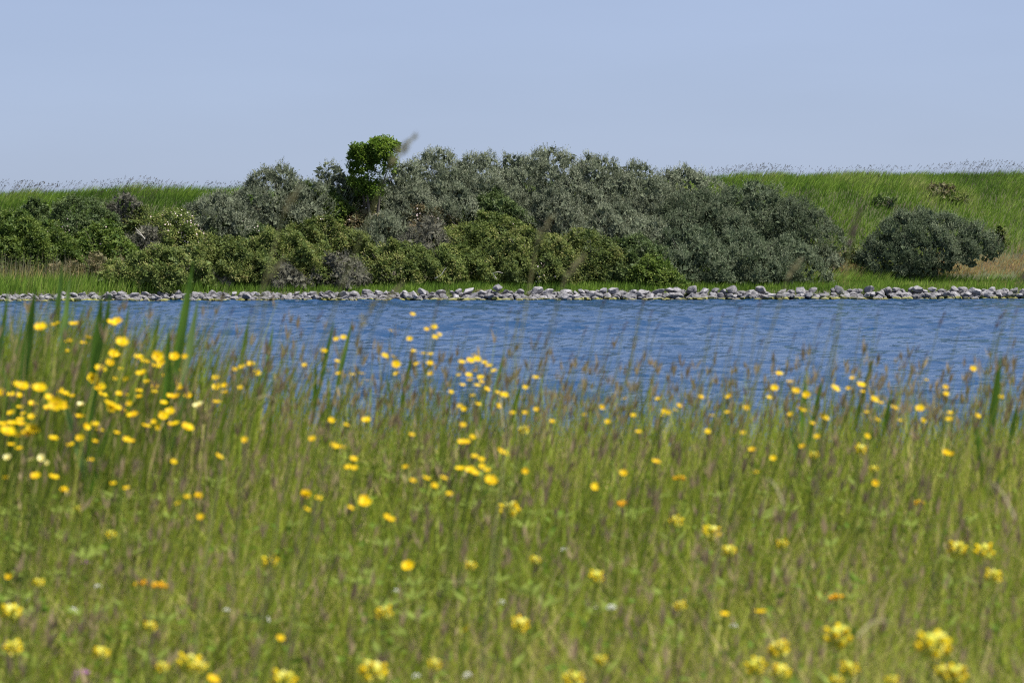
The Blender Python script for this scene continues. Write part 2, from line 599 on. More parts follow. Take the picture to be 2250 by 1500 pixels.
def lobes_auto(w, d, h, r):
    """uneven heap of leafy lobes filling a dome w x d x h"""
    n = int(np.clip(6 + 2.4 * w * h, 8, 40))
    L = [(0, 0, h * .42, min(w * .30, h * .45)), (w * .2, 0, h * .3, h * .32), (-w * .2, 0, h * .3, h * .32)]
    for i in range(n):
        az = 2 * math.pi * (i * .618 + r.uniform(-.12, .12))
        rr = math.sqrt((i + .5) / n)
        x = .5 * w * rr * math.cos(az) * .88
        y = .5 * d * rr * math.sin(az) * .88
        top = h * (1 - .50 * rr ** 2.4) * (r.uniform(.68, 1.0) if i > 1 else 1.0)
        rad = r.uniform(.12, .33) * min(h, w * .6, 2.6)
        L.append((x, y, max(top - rad, rad * .4), rad))
        if top > 2.0 * rad and rr > .4:
            L.append((x * 1.1 + r.uniform(-.15, .15), y * 1.1, max(rad * .5, top - rad * r.uniform(2.0, 2.6)), rad * r.uniform(.85, 1.25)))
        if top > 3.6 * rad and rr > .5:
            L.append((x * 1.15 + r.uniform(-.2, .2), y * 1.15, rad * .7, rad * r.uniform(.9, 1.3)))
    return L

SPEC = {   # sprigs per m2, leaves on a sprig, sprig length, leaf length, leaf width, upward pull
    'silver': (80, 6, .30, .100, .034, .75),
    'greygreen': (80, 6, .28, .100, .036, .70),
    'olive': (92, 5, .15, .092, .066, .45),
    'green': (90, 5, .16, .100, .068, .35),
    'tree': (90, 5, .16, .110, .075, .30),
    'dark': (90, 5, .15, .092, .062, .35),
    'twig': (95, 6, .30, .120, .017, .35),
    'rust': (90, 5, .18, .092, .045, .5),
}
TRI = [0]

def foliage(lobes, kind, r, dens=1.0):
    g = Geo()
    nsp, nl, sl, ll, lw, upw = SPEC[kind]
    C = np.array([l[:3] for l in lobes])
    R = np.array([l[3] for l in lobes])
    ymid = C[:, 1].min() * .2 + C[:, 1].max() * .8 if len(lobes) > 6 else 9
    ph3 = r.uniform(0, 7, 9)
    for i, (cx, cy, cz, rad) in enumerate(lobes):
        for layer in (0, 1):
            n = int(4 * math.pi * rad * rad * .8 * nsp * dens * (1.0 if layer == 0 else .36)) + 4
            d = unit(r.normal(size=(n, 3)))
            d = d[(d[:, 2] > -.4) & ((d[:, 1] < .25) | (r.random(n) < .10) | (d[:, 2] > .65))]
            if cy > ymid: d = d[(d[:, 2] > .15) | (r.random(len(d)) < .35)]
            ph = r.uniform(0, 7, 4)
            bump = 1 + .17 * np.sin(4 * d[:, 0] / .8 + ph[0]) * np.sin(4 * d[:, 2] + ph[1]) + .13 * np.sin(11 * d[:, 0] + 6 * d[:, 1] + ph[2]) * np.sin(10 * d[:, 2] + ph[3])
            rr = rad * bump * (1 - .22 * r.random(len(d)) ** 2) * (1 if layer == 0 else .72)
            P = np.array([cx, cy, cz]) + d * rr[:, None]
            dist = np.linalg.norm(P[:, None] - C[None], axis=2) / R[None]
            dist[:, i] = 9
            ok = (dist.min(1) > .90) & (P[:, 2] > -.05)
            P, d = P[ok], d[ok]
            if not len(P): continue
            # uneven growth bends the outline of the whole plant
            P = P + (.05 if kind == 'tree' else .085) * np.stack([np.sin(3.1 * P[:, 1] + 2.3 * P[:, 2] + ph3[k3]) + np.sin(5.3 * P[:, 0] + 3.7 * P[:, 2] + ph3[k3 + 3]) for k3 in range(3)], 1) * np.array([1, 1, .9])
            if layer == 1:  # big inner leaves added to block light, toned dark inside the crown
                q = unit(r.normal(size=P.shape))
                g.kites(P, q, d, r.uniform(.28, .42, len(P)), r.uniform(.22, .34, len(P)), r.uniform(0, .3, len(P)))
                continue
            sd = unit(d * (1 - upw * .5) + np.array([.10, 0, upw]) + r.normal(size=P.shape) * .32)
            tone = np.clip(.48 + .20 * r.normal(size=len(P)) + .22 * math.sin(i * 1.7), 0, 1)
            sll = sl * r.uniform(.6, 1.35, len(P))
            if kind in ('silver', 'greygreen', 'twig', 'tree'):          # long shoots make the outline ragged
                lg = (r.random(len(P)) < .10) & (d[:, 2] > .2)
                sll = np.where(lg, sll * r.uniform(1.3, 1.9, len(P)), sll)
            for k in range(nl):
                t = (k + .5) / nl
                q = P + sd * (sll * (t - .25))[:, None]
                out = unit(r.normal(size=P.shape))
                if kind in ('silver', 'greygreen'):
                    ld = unit(sd * .9 + out * .75)
                    nn = unit(out + np.array([0, 0, .4]))
                elif kind == 'twig':
                    ld = unit(sd * .8 + out * .8)
                    nn = out
                else:
                    ld = unit(out * np.array([1, 1, .45]) + d * .35)
                    nn = unit(np.array([0, 0, .8]) + d * .7 + r.normal(size=P.shape) * .45)
                    q = q + out * sl * .35
                v = np.clip(tone + r.normal(size=len(P)) * .16, 0, 1)
                g.kites(q, ld, nn, ll * r.uniform(.7, 1.3, len(P)), lw * r.uniform(.8, 1.25, len(P)), v)
    TRI[0] += sum(len(q) for q in g.q) * 2
    return g

def branches(w, d, h, r, n=8, thick=.045):
    g = Geo()
    for i in range(n):
        az = r.uniform(0, 6.28)
        tip = np.array([math.cos(az) * w * .34, math.sin(az) * d * .34, h * r.uniform(.55, .85)])
        b = np.array([math.cos(az) * .08, math.sin(az) * .08, -.15])
        m = b * .5 + tip * .5 + np.array([*r.normal(size=2) * .12, h * .08])
        g.tube([b, b * .6 + m * .4, m, tip], [thick, thick * .8, thick * .55, thick * .18], 5)
    return g

def blossom(lobes, r, n):
    """little five-petalled flowers in loose clusters on the outside of the foliage"""
    g = Geo()
    C = np.array([l[:3] for l in lobes])
    R = np.array([l[3] for l in lobes])
    m = n * 26
    i = r.integers(len(lobes), size=m)
    d = unit(r.normal(size=(m, 3)) + np.array([0, -.5, .5]))
    P = C[i] + d * (R[i] * 1.02 + .07)[:, None]
    dist = np.linalg.norm(P[:, None] - C[None], axis=2) / R[None]
    P, d = P[dist.min(1) > .99], d[dist.min(1) > .99]
    ok = (d[:, 1] < .1)
    P, d = P[ok], d[ok]
    if len(P) == 0: return g
    cn = P[r.integers(len(P), size=max(3, n // 6))]
    near = np.min(np.linalg.norm(P[:, None] - cn[None], axis=2), axis=1)
    P, d = P[near < .7][:n], d[near < .7][:n]
    m = len(P)
    for k in range(3):
        q = unit(np.cross(d, r.normal(size=d.shape)))
        g.kites(P - q * .04, q, d, r.uniform(.06, .10, m), r.uniform(.05, .08, m), r.random(m))
    return g

def shrub(name, label, kind, px, pytop, wpx, h, dens=1.0, flowers=0, lobes=None, group=None, depth=.8, cat="shrub", bare=None, smax=18.0, seed=None):
    r = np.random.default_rng(int(px * 7 + pytop * 13) if seed is None else seed)
    if pytop >= 495 and 380 < px < 1800 and not lobes:
        x, y, z, h = place(px, pytop, 9, smin=(2.9 if kind in ('twig', 'green') else 4.8), smax=(3.2 if kind in ('twig', 'green') else 4.8 + (px % 7) * .25))
    else:
        x, y, z, h = place(px, pytop, h * 1.12, smax=smax)
    wd = wpx * y / FPX * ((1.2 if kind == 'twig' or flowers > 20 else 1.42) if cat == 'shrub' and not lobes else 1.0)
    dp = max(wd * depth, .6)
    L = lobes(y, z) if lobes else lobes_auto(wd, dp, h, r)
    root = thing(name, (x, y, z), label, cat, group)
    gm = foliage(L, kind, r, dens)
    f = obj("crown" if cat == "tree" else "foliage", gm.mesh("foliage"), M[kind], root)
    b = obj("trunk" if cat == "tree" else "branches", branches(wd, dp, h, r, 3 if cat == "tree" else 8, .12 if cat == "tree" else .045).mesh("branches", True), M['bark'], root)
    if flowers:
        o = obj("blossoms", blossom(L, r, flowers).mesh("blossoms"), M['blossom'], root)
        o["kind"] = "stuff"
    if bare:
        for pts in bare:
            g = Geo()
            W = [np.array(at(a, c, y - dp * .5 - .25)) - np.array([x, y, z]) for a, c in pts]
            g.tube(np.array(W), np.linspace(.03, .010, len(W)), 5)
            obj("bare_branch", g.mesh("bare_branch", True), M['deadwood'], root)
    FOOT.append((x, y, wd * .36, dp * .3) if not lobes else (x, y, wd * .3, .5))
    return root

G1 = "silvery shrubs along the dike"
G2 = "bramble mounds on the dike foot"
G3 = "grey twiggy shrubs at the dike foot"
G4 = "leafy green shrubs on the dike"
G5 = "wild roses in pale bloom"
S = [
 # name, label, kind, px, top, width px, height m, extra
 ("leafy_bush", "large bright green leafy bush at the left edge with dark hollows below", 'green', 40, 462, 200, 2.7, dict(group=G4)),
 ("leafy_bush", "small dark bush sitting on the dike slope above the bright green bush", 'dark', 75, 438, 52, 1.1, dict(group=G4)),
 ("leafy_bush", "dark green bush right of the small dark one, dike grass behind it", 'dark', 170, 430, 140, 2.2, dict(group=G4, flowers=8)),
 ("twiggy_shrub", "grey twiggy shrub in front of the left dike grass, beside the dark green bush", 'twig', 268, 426, 95, 2.0, dict(group=G3)),
 ("leafy_bush", "yellow-green bush with a few pale roses below the grey twiggy shrub", 'olive', 305, 458, 100, 1.6, dict(group=G4, flowers=16)),
 ("rose_bush", "wild rose thick with pale pink flowers above the bleached dead branch", 'olive', 385, 462, 140, 1.9, dict(group=G5, flowers=95)),
 ("rose_bush", "wild rose with scattered white flowers between the left bushes", 'dark', 130, 494, 120, 1.7, dict(group=G5, flowers=45)),
 ("bramble_mound", "green bramble mound with a black hollow, left of the dead branch", 'green', 225, 490, 110, 2.0, dict(group=G2, flowers=10)),
 ("rose_bush", "low rose with a row of white flowers above the brown brambles", 'dark', 170, 533, 90, 1.1, dict(group=G5, flowers=22)),
 ("twiggy_shrub", "dead grey shrub with a bleached white forked branch", 'twig', 330, 500, 110, 1.6, dict(group=G3, bare=[[(318, 525), (308, 512), (297, 500)], [(312, 518), (302, 512), (300, 505)]])),
 ("bramble_mound", "low rust-brown bramble behind the dry straw on the left bank", 'rust', 200, 560, 230, 1.1, dict(group=G2)),
 ("bramble_mound", "olive bramble mound right of the rust-brown bramble", 'olive', 345, 543, 190, 1.8, dict(group=G2)),
 ("twiggy_shrub", "small round grey shrub set in the olive brambles, left part", 'twig', 335, 566, 70, 1.1, dict(group=G3)),
 ("twiggy_shrub", "pale grey shrub low on the bank left of the tall reed blade", 'twig', 285, 590, 75, 1.0, dict(group=G3)),
 ("twiggy_shrub", "pale grey shrub just behind the rocks beside the tall reed blade", 'twig', 402, 578, 75, 1.3, dict(group=G3)),
 ("twiggy_shrub", "low spreading grey shrub touching the rocks, with grass before it", 'twig', 462, 600, 90, 1.0, dict(group=G3)),
 ("silvery_shrub", "silvery shrub at the left end of the grey row, below the crest", 'silver', 478, 418, 150, 2.3, dict(group=G1)),
 ("silvery_shrub", "tall silvery shrub breaking the left skyline", 'silver', 607, 358, 175, 3.0, dict(group=G1)),
 ("silvery_shrub", "silvery shrub just left of the round green tree", 'silver', 728, 352, 66, 2.8, dict(group=G1)),
 ("leafy_bush", "bright green bush below the skyline between two silvery shrubs", 'green', 665, 398, 105, 2.2, dict(group=G4)),
 ("leafy_bush", "yellow-green bush with white flowers below the round green tree", 'green', 718, 414, 110, 2.0, dict(group=G4, flowers=26)),
 ("leafy_bush", "leafy green bush in the shade at the foot of the round tree", 'green', 790, 398, 100, 1.8, dict(group=G4)),
 ("bramble_mound", "blue-green bramble mound below the left silvery shrubs", 'dark', 505, 472, 180, 1.6, dict(group=G2, flowers=30)),
 ("bramble_mound", "wide olive bramble mound in front of the blue-green one", 'olive', 470, 522, 210, 1.7, dict(group=G2)),
 ("bramble_mound", "olive bramble mound above the brownish shrub by the rocks", 'olive', 610, 505, 200, 1.8, dict(group=G2)),
 ("bramble_mound", "leafy bramble under the white-flowered bush, reaching to the right", 'olive', 700, 478, 170, 1.7, dict(group=G2, flowers=8)),
 ("twiggy_shrub", "wide brownish grey shrub on the bank above the left rocks", 'twig', 615, 578, 130, 1.5, dict(group=G3)),
 ("twiggy_shrub", "tall brownish grey shrub at the bank, left of the dark gap", 'twig', 745, 556, 115, 2.0, dict(group=G3)),
 ("bramble_mound", "olive bramble between the two brownish grey shrubs", 'olive', 685, 560, 120, 1.7, dict(group=G2)),
 ("rose_bush", "rose in bloom low to the right of the white-flowered bush", 'rust', 805, 450, 115, 1.4, dict(group=G5, flowers=50)),
 ("silvery_shrub", "silvery shrub in front of the round tree on its right side", 'silver', 893, 350, 80, 2.7, dict(group=G1)),
 ("silvery_shrub", "silvery shrub on the skyline just right of the round tree", 'silver', 965, 322, 140, 2.9, dict(group=G1)),
 ("silvery_shrub", "rounded silvery shrub below the skyline, under the tree's right side", 'silver', 905, 398, 110, 2.0, dict(group=G1)),
 ("silvery_shrub", "silvery shrub in the middle of the skyline row", 'silver', 1055, 330, 150, 2.9, dict(group=G1)),
 ("silvery_shrub", "silvery shrub between the middle and the highest skyline shrubs", 'silver', 1130, 338, 120, 2.7, dict(group=G1)),
 ("silvery_shrub", "highest silvery shrub of the skyline, with upright shoots", 'silver', 1203, 323, 145, 3.0, dict(group=G1)),
 ("silvery_shrub", "silvery shrub right of the highest one on the skyline", 'silver', 1310, 338, 165, 2.8, dict(group=G1)),
 ("silvery_shrub", "silvery shrub at the right end of the high skyline row", 'silver', 1398, 354, 150, 2.7, dict(group=G1)),
 ("silvery_shrub", "silvery shrub low in the second row, left of centre", 'silver', 985, 400, 130, 2.0, dict(group=G1)),
 ("leafy_bush", "green bush tucked among the silvery shrubs at the centre", 'dark', 1080, 420, 120, 2.0, dict(group=G4, flowers=6)),
 ("rose_bush", "rose with pink-white flowers in the centre of the thicket", 'rust', 930, 446, 110, 1.5, dict(group=G5, flowers=70)),
 ("twiggy_shrub", "brownish grey shrub below the central rose", 'twig', 938, 476, 100, 2.0, dict(group=G3)),
 ("silvery_shrub", "dull grey-green shrub left of the brownish one, mid thicket", 'silver', 842, 470, 110, 1.7, dict(group=G1)),
 ("bramble_mound", "green bramble mound with white specks at the centre", 'olive', 1070, 470, 190, 2.0, dict(group=G2, flowers=30)),
 ("bramble_mound", "bright olive bramble mound above the centre rocks", 'olive', 1160, 505, 190, 2.0, dict(group=G2, flowers=18)),
 ("bramble_mound", "olive bramble overhanging the dark gap left of centre", 'olive', 870, 525, 160, 1.9, dict(group=G2)),
 ("bramble_mound", "olive bramble with bare bleached stems beneath it", 'olive', 1000, 535, 170, 1.9, dict(group=G2, bare=[[(955, 612), (970, 604), (977, 592), (981, 588)], [(1090, 612), (1083, 600), (1095, 597), (1105, 600)]])),
 ("silvery_shrub", "grey shrub hanging down below the highest skyline shrub", 'silver', 1222, 410, 130, 2.3, dict(group=G1)),
 ("silvery_shrub", "wide silvery shrub in the second row right of centre", 'silver', 1350, 450, 190, 2.2, dict(group=G1)),
 ("bramble_mound", "bramble with a trail of rose flowers right of centre", 'olive', 1285, 505, 150, 1.9, dict(group=G2, flowers=26)),
 ("bramble_mound", "low bramble on the bank below the trail of rose flowers", 'dark', 1290, 560, 150, 1.4, dict(group=G2, flowers=6)),
 ("bramble_mound", "low bramble on the bank below the bright olive mound", 'olive', 1150, 575, 130, 1.1, dict(group=G2)),
 ("silvery_shrub", "silvery shrub before the start of the right dike grass", 'silver', 1505, 360, 130, 2.6, dict(group=G1)),
 ("silvery_shrub", "dark grey-green shrub in the right thicket under the pale one", 'silver', 1530, 412, 220, 2.6, dict(group=G1)),
 ("silvery_shrub", "large grey-green shrub sloping down the right thicket's edge", 'silver', 1650, 398, 190, 2.7, dict(group=G1)),
 ("silvery_shrub", "rounded grey-green shrub at the right end of the thicket", 'silver', 1742, 438, 140, 2.8, dict(group=G1)),
 ("silvery_shrub", "dark green shrub low in the right thicket, behind the small yellow-green one", 'dark', 1400, 520, 150, 1.9, dict(group=G1)),
 ("silvery_shrub", "dark shrub at the bank in the middle of the right thicket", 'silver', 1515, 500, 180, 2.3, dict(group=G1)),
 ("silvery_shrub", "grey-green shrub at the bank under the large sloping shrub", 'silver', 1625, 505, 180, 2.2, dict(group=G1)),
 ("silvery_shrub", "grey-green shrub at the thicket's lower right corner", 'silver', 1725, 520, 125, 1.9, dict(group=G1)),
 ("leafy_bush", "small yellow-green bush low at the bank in the right thicket", 'green', 1432, 562, 90, 1.2, dict(group=G4)),
 ("silvery_shrub", "small pale silvery shrub alone beside the thicket's right end", 'silver', 1808, 548, 62, .9, dict(group=G1)),
 ("leafy_bush", "dark leafy weed clump on the right dike slope, above the lone bush", 'dark', 1945, 432, 45, .5, dict(group="weed clumps in the dike grass", cat="weed", dens=.4)),
 ("leafy_bush", "brownish weed clump on the right dike slope near the crest", 'rust', 2060, 404, 70, .6, dict(group="weed clumps in the dike grass", cat="weed", dens=.35)),
 ("leafy_bush", "pale weed clump on the dike slope right of the brownish one", 'olive', 2110, 425, 50, .5, dict(group="weed clumps in the dike grass", cat="weed", dens=.35)),
 ("leafy_bush", "small yellow-green seedling bush at the lone bush's right end", 'olive', 2195, 492, 40, 1.1, dict(group="weed clumps in the dike grass", cat="weed", dens=.4)),
 ("leafy_bush", "yellow-green sprout at the lone bush's left foot", 'olive', 1880, 545, 34, .8, dict(group="weed clumps in the dike grass", cat="weed", dens=.4)),
]
for nm, lb, kd, px, top, wp, hh, ex in S:
    if kd == 'silver' and top < 425: top += 7              # the shoots reach above the crown
    if kd == 'silver' and px > 1380 and top > 395 and px != 1808: kd = 'greygreen'
    shrub(nm, lb, kd, px, top, wp, hh, **ex)

def px_lobes(cpx, list_, dy=0):
    """lobes given in photo pixels about the shrub's own distance"""
    def f(y, z):
        k = y / FPX
        out = []
        x0 = at(cpx, 500, y)[0]
        for a, b, rp, dd in list_:
            X, _, Z = at(a, b, y)
            out.append((X - x0, dd, Z - z, rp * k))
        return out
    return f
shrub("green_tree", "round-headed bright green tree rising above the silvery shrubs", 'tree', 820, 301, 100, 4.7, cat="tree", seed=3, smax=17.5,
      lobes=px_lobes(820, [(798, 352, 28, .2), (842, 340, 30, .2), (806, 385, 32, .1), (812, 415, 28, 0), (836, 372, 28, .2), (790, 400, 22, -.2), (792, 333, 17, -.2), (782, 347, 15, 0), (797, 350, 16, -.4), (806, 338, 12, -.2), (786, 368, 18, -.1), (801, 374, 18, -.3), (790, 392, 17, 0), (808, 398, 18, -.2), (815, 415, 18, 0), (832, 318, 17, 0), (846, 322, 17, .1), (856, 335, 15, .1), (822, 330, 14, -.3), (840, 340, 18, -.4), (852, 354, 16, -.2), (830, 356, 16, -.3), (834, 376, 20, .1), (818, 384, 14, -.1), (864, 322, 9, .2)]), dens=2.2)
lone = [(2040, 500, 38, .3), (1990, 500, 34, .2), (2085, 508, 36, .2), (1955, 525, 34, 0), (2130, 525, 32, 0), (2165, 542, 26, 0), (2190, 548, 14, 0),
        (2010, 530, 40, -.6), (2065, 535, 40, -.6), (1930, 560, 34, -.3), (1970, 565, 36, -.9), (2020, 575, 30, -1.1), (2075, 568, 28, -1.0), (2120, 556, 28, -.7), (1945, 595, 24, -1.0), (1905, 575, 22, 0), (1985, 596, 26, -1.2), (2030, 594, 22, -1.2), (2070, 586, 22, -1.0), (2110, 578, 20, -.8), (1920, 592, 22, -.6), (2000, 590, 30, -.2), (2060, 580, 30, -.2), (2120, 570, 24, -.2), (2175, 560, 16, -.2), (2150, 562, 22, -.4), (1915, 545, 22, .2)]
shrub("silvery_shrub", "lone wide grey-green bush standing apart on the right grass slope", 'greygreen', 2040, 466, 290, 3.1, lobes=px_lobes(2040, lone), group=G1, dens=1.7, seed=8)
print("shrub tris", TRI[0])

# ------------------------------------------------------------------ far grass
def inside_foot(x, y):
    m = np.zeros(len(x), bool)
    for fx, fy, a, b in FOOT:
        m |= ((x - fx) / a) ** 2 + ((y - fy) / b) ** 2 < 1
    return m

def far_grass():
    r = np.random.default_rng(31)
    g = Geo()
    # dike slope
    n = 120000
    x = r.uniform(-31, 32, n)
    s = r.uniform(4.5, 22, n)
    y = shore(x) + s
    ok = ~inside_foot(x, y)
    # the thicket hides the slope between these columns except near the crest
    px, py = pix(x, y, terrain(x, y))
    ok &= ~((px > 520) & (px < 1440) & (s < 16.5))
    x, y, s, px, py = x[ok], y[ok], s[ok], px[ok], py[ok]
    z = terrain(x, y)
    patch = noise2(x, y, 12, base=.8)
    patch2 = noise2(x, y, 13, base=2.2)
    H = r.uniform(.32, .68, len(x)) * (1 + .30 * patch + .2 * patch2)
    patch3 = noise2(x, y, 17, base=.35)
    var = np.clip(.36 + .26 * patch + .20 * patch2 + .14 * patch3 + r.normal(size=len(x)) * .13, 0, .78)
    # tan dry grass low on the right slope
    dry = np.exp(-((px - 2180) / 190) ** 2 - ((py - 586) / 30) ** 2) + np.exp(-((px - 1845) / 62) ** 2 - ((py - 586) / 30) ** 2)
    isdry = r.random(len(x)) < dry * 1.5
    var = np.where(isdry, r.uniform(.82, 1, len(x)), var)
    H = np.where(isdry, H * .45, H)
    soil = ((np.abs(px - 2160) < 75) & (np.abs(py - 612) < 8)) | ((np.abs(px - 1818) < 32) & (np.abs(py - 607) < 6))
    keep = ~(soil & (r.random(len(x)) < .9))
    lean = np.stack([.42 + .16 * r.normal(size=len(x)) + .15 * patch2, .18 * r.normal(size=len(x))], 1)
    k = keep
    g.blades(np.stack([x, y, z - .03], 1)[k], H[k], r.uniform(.022, .042, len(x))[k], lean[k], r.uniform(-.9, .9, len(x))[k], var[k], 2)
    # lush bank strip behind the stones
    n = 32000
    x = r.uniform(-31, 32, n)
    s = r.uniform(.7, 5.6, n)
    y = shore(x) + s
    z = terrain(x, y)
    px, py = pix(x, y, z)
    tallness = np.interp(px, [0, 200, 420, 520, 820, 900, 1500, 1800, 2250], [1.3, 1.25, 1.1, .7, .5, .7, .7, .62, .62])
    H = r.uniform(.35, .75, n) * tallness
    p2 = noise2(x, y, 14, base=1.6)
    var = np.clip(np.interp(px, [0, 350, 500, 1800, 2000], [.42, .42, .27, .27, .42]) + .18 * p2 + r.normal(size=n) * .13, 0, .75)
    st = (px < 260) & (s > 3.0) & (r.random(n) < .30 * np.clip((300 - px) / 200, 0, 1))
    var = np.where(st, r.uniform(.8, .95, n), var)
    H = np.where(st, H * 1.35, H)
    tan = (s > 3.6) & (((px > 1785) & (px < 1895)) | (px > 1960)) & (r.random(n) < .75)
    var = np.where(tan, r.uniform(.84, 1, n), var)
    H = np.where(tan, H * .55, H)
    lean = np.stack([.20 + .16 * r.normal(size=n), .15 * r.normal(size=n)], 1)
    g.blades(np.stack([x, y, z - .03], 1), H, r.uniform(.018, .036, n), lean, r.uniform(-.9, .9, n), var, 2)
    o = obj("dike_grass", g.mesh("dike_grass"), M['fargrass'])
    tag(o, "long wind-bent green grass covering the far dike and bank", "grass", kind="stuff")
    print("far grass tris", sum(len(q) for q in g.q) * 2 + sum(len(t) for t in g.t))
    # seed heads on the crest
    g = Geo()
    n = 4600
    x = r.uniform(-31, 33, n)
    s = r.uniform(15.5, 22.5, n)
    y = shore(x) + s
    z = terrain(x, y)
    cl = np.clip(.65 + .8 * noise2(x, x * 0, 15, base=.9), .12, 1.6)
    ok = r.random(n) < cl * .8
    x, y, z, cl = x[ok], y[ok], z[ok], cl[ok]
    n = len(x)
    H = r.uniform(.75, 1.15, n) * (.8 + .25 * cl)
    ln = r.uniform(.25, .6, n)
    lean = np.stack([ln, .1 * r.normal(size=n)], 1)
    R = np.stack([x, y, z], 1)
    g.blades(R, H, np.full(n, .0065), lean, r.uniform(-.4, .4, n), r.random(n), 4, droop=.10)
    tip = R + np.stack([ln * H * .82, lean[:, 1] * H, H * .82], 1)
    for k in range(2):
        d = unit(np.stack([r.uniform(.2, 1.0, n), .3 * r.normal(size=n), r.uniform(.2, 1.0, n)], 1))
        g.kites(tip + d * .02 * k, d, np.tile([0, -1.0, .1], (n, 1)), r.uniform(.08, .17, n), r.uniform(.012, .022, n), r.random(n))
    o = obj("crest_seed_heads", g.mesh("crest_seed_heads"), M['seed'])
    tag(o, "thin feathery seed heads bent by wind along the dike crest", "grass", kind="stuff")
    # dry straw stems at the left bank
    g = Geo()
    n = 520
    px = r.uniform(-60, 290, n) ** 1.0
    keep = r.random(n) < np.clip(1.1 - px / 260, .12, 1)
    px = px[keep]
    n = len(px)
    s = r.uniform(3.4, 5.2, n)
    y = shore((px - 1125) / FPX * 146) + s
    x = (px - 1125) / FPX * y
    R = np.stack([x, y, terrain(x, y)], 1)
    g.blades(R, r.uniform(.7, 1.75, n), np.full(n, .022), np.stack([.03 + .08 * r.normal(size=n), .05 * r.normal(size=n)], 1), r.uniform(-.4, .4, n), r.random(n), 3)
    o = obj("dry_reed_straw", g.mesh("dry_reed_straw"), M['head_straw'])
    tag(o, "pale dry reed stalks upright on the far left bank", "reeds", kind="stuff")
far_grass()

def straw_mound():
    r = np.random.default_rng(77)
    x, y, z = at(1055, 648, float(shore(-1.5)) + 1.0)
    root = thing("dry_grass_mound", (x, y, z - .1), "tan mound of dry grass behind the centre rocks", "grass mound")
    g = Geo()
    n = 1500
    d = unit(r.normal(size=(n, 3)))
    d[:, 2] = np.abs(d[:, 2])
    P = d * np.array([.42, .3, .32]) * r.uniform(.75, 1, (n, 1))
    g.kites(P, unit(r.normal(size=(n, 3)) + d * .3 + np.array([.5, 0, 0])), d, r.uniform(.08, .2, n), np.full(n, .02), r.random(n))
    obj("straw", g.mesh("straw"), M['head_straw'], root)
    g = Geo()
    n = 120
    d = unit(r.normal(size=(n, 3)))
    d[:, 2] = np.abs(d[:, 2])
    g.kites(d * np.array([.3, .22, .22]), unit(r.normal(size=(n, 3))), d, np.full(n, .2), np.full(n, .15), r.random(n))
    obj("packed_core", g.mesh("packed_core"), M['head_straw'], root)
straw_mound()

# ------------------------------------------------------------------ near meadow grass
def halfw(y):
    return .1667 * y + .9

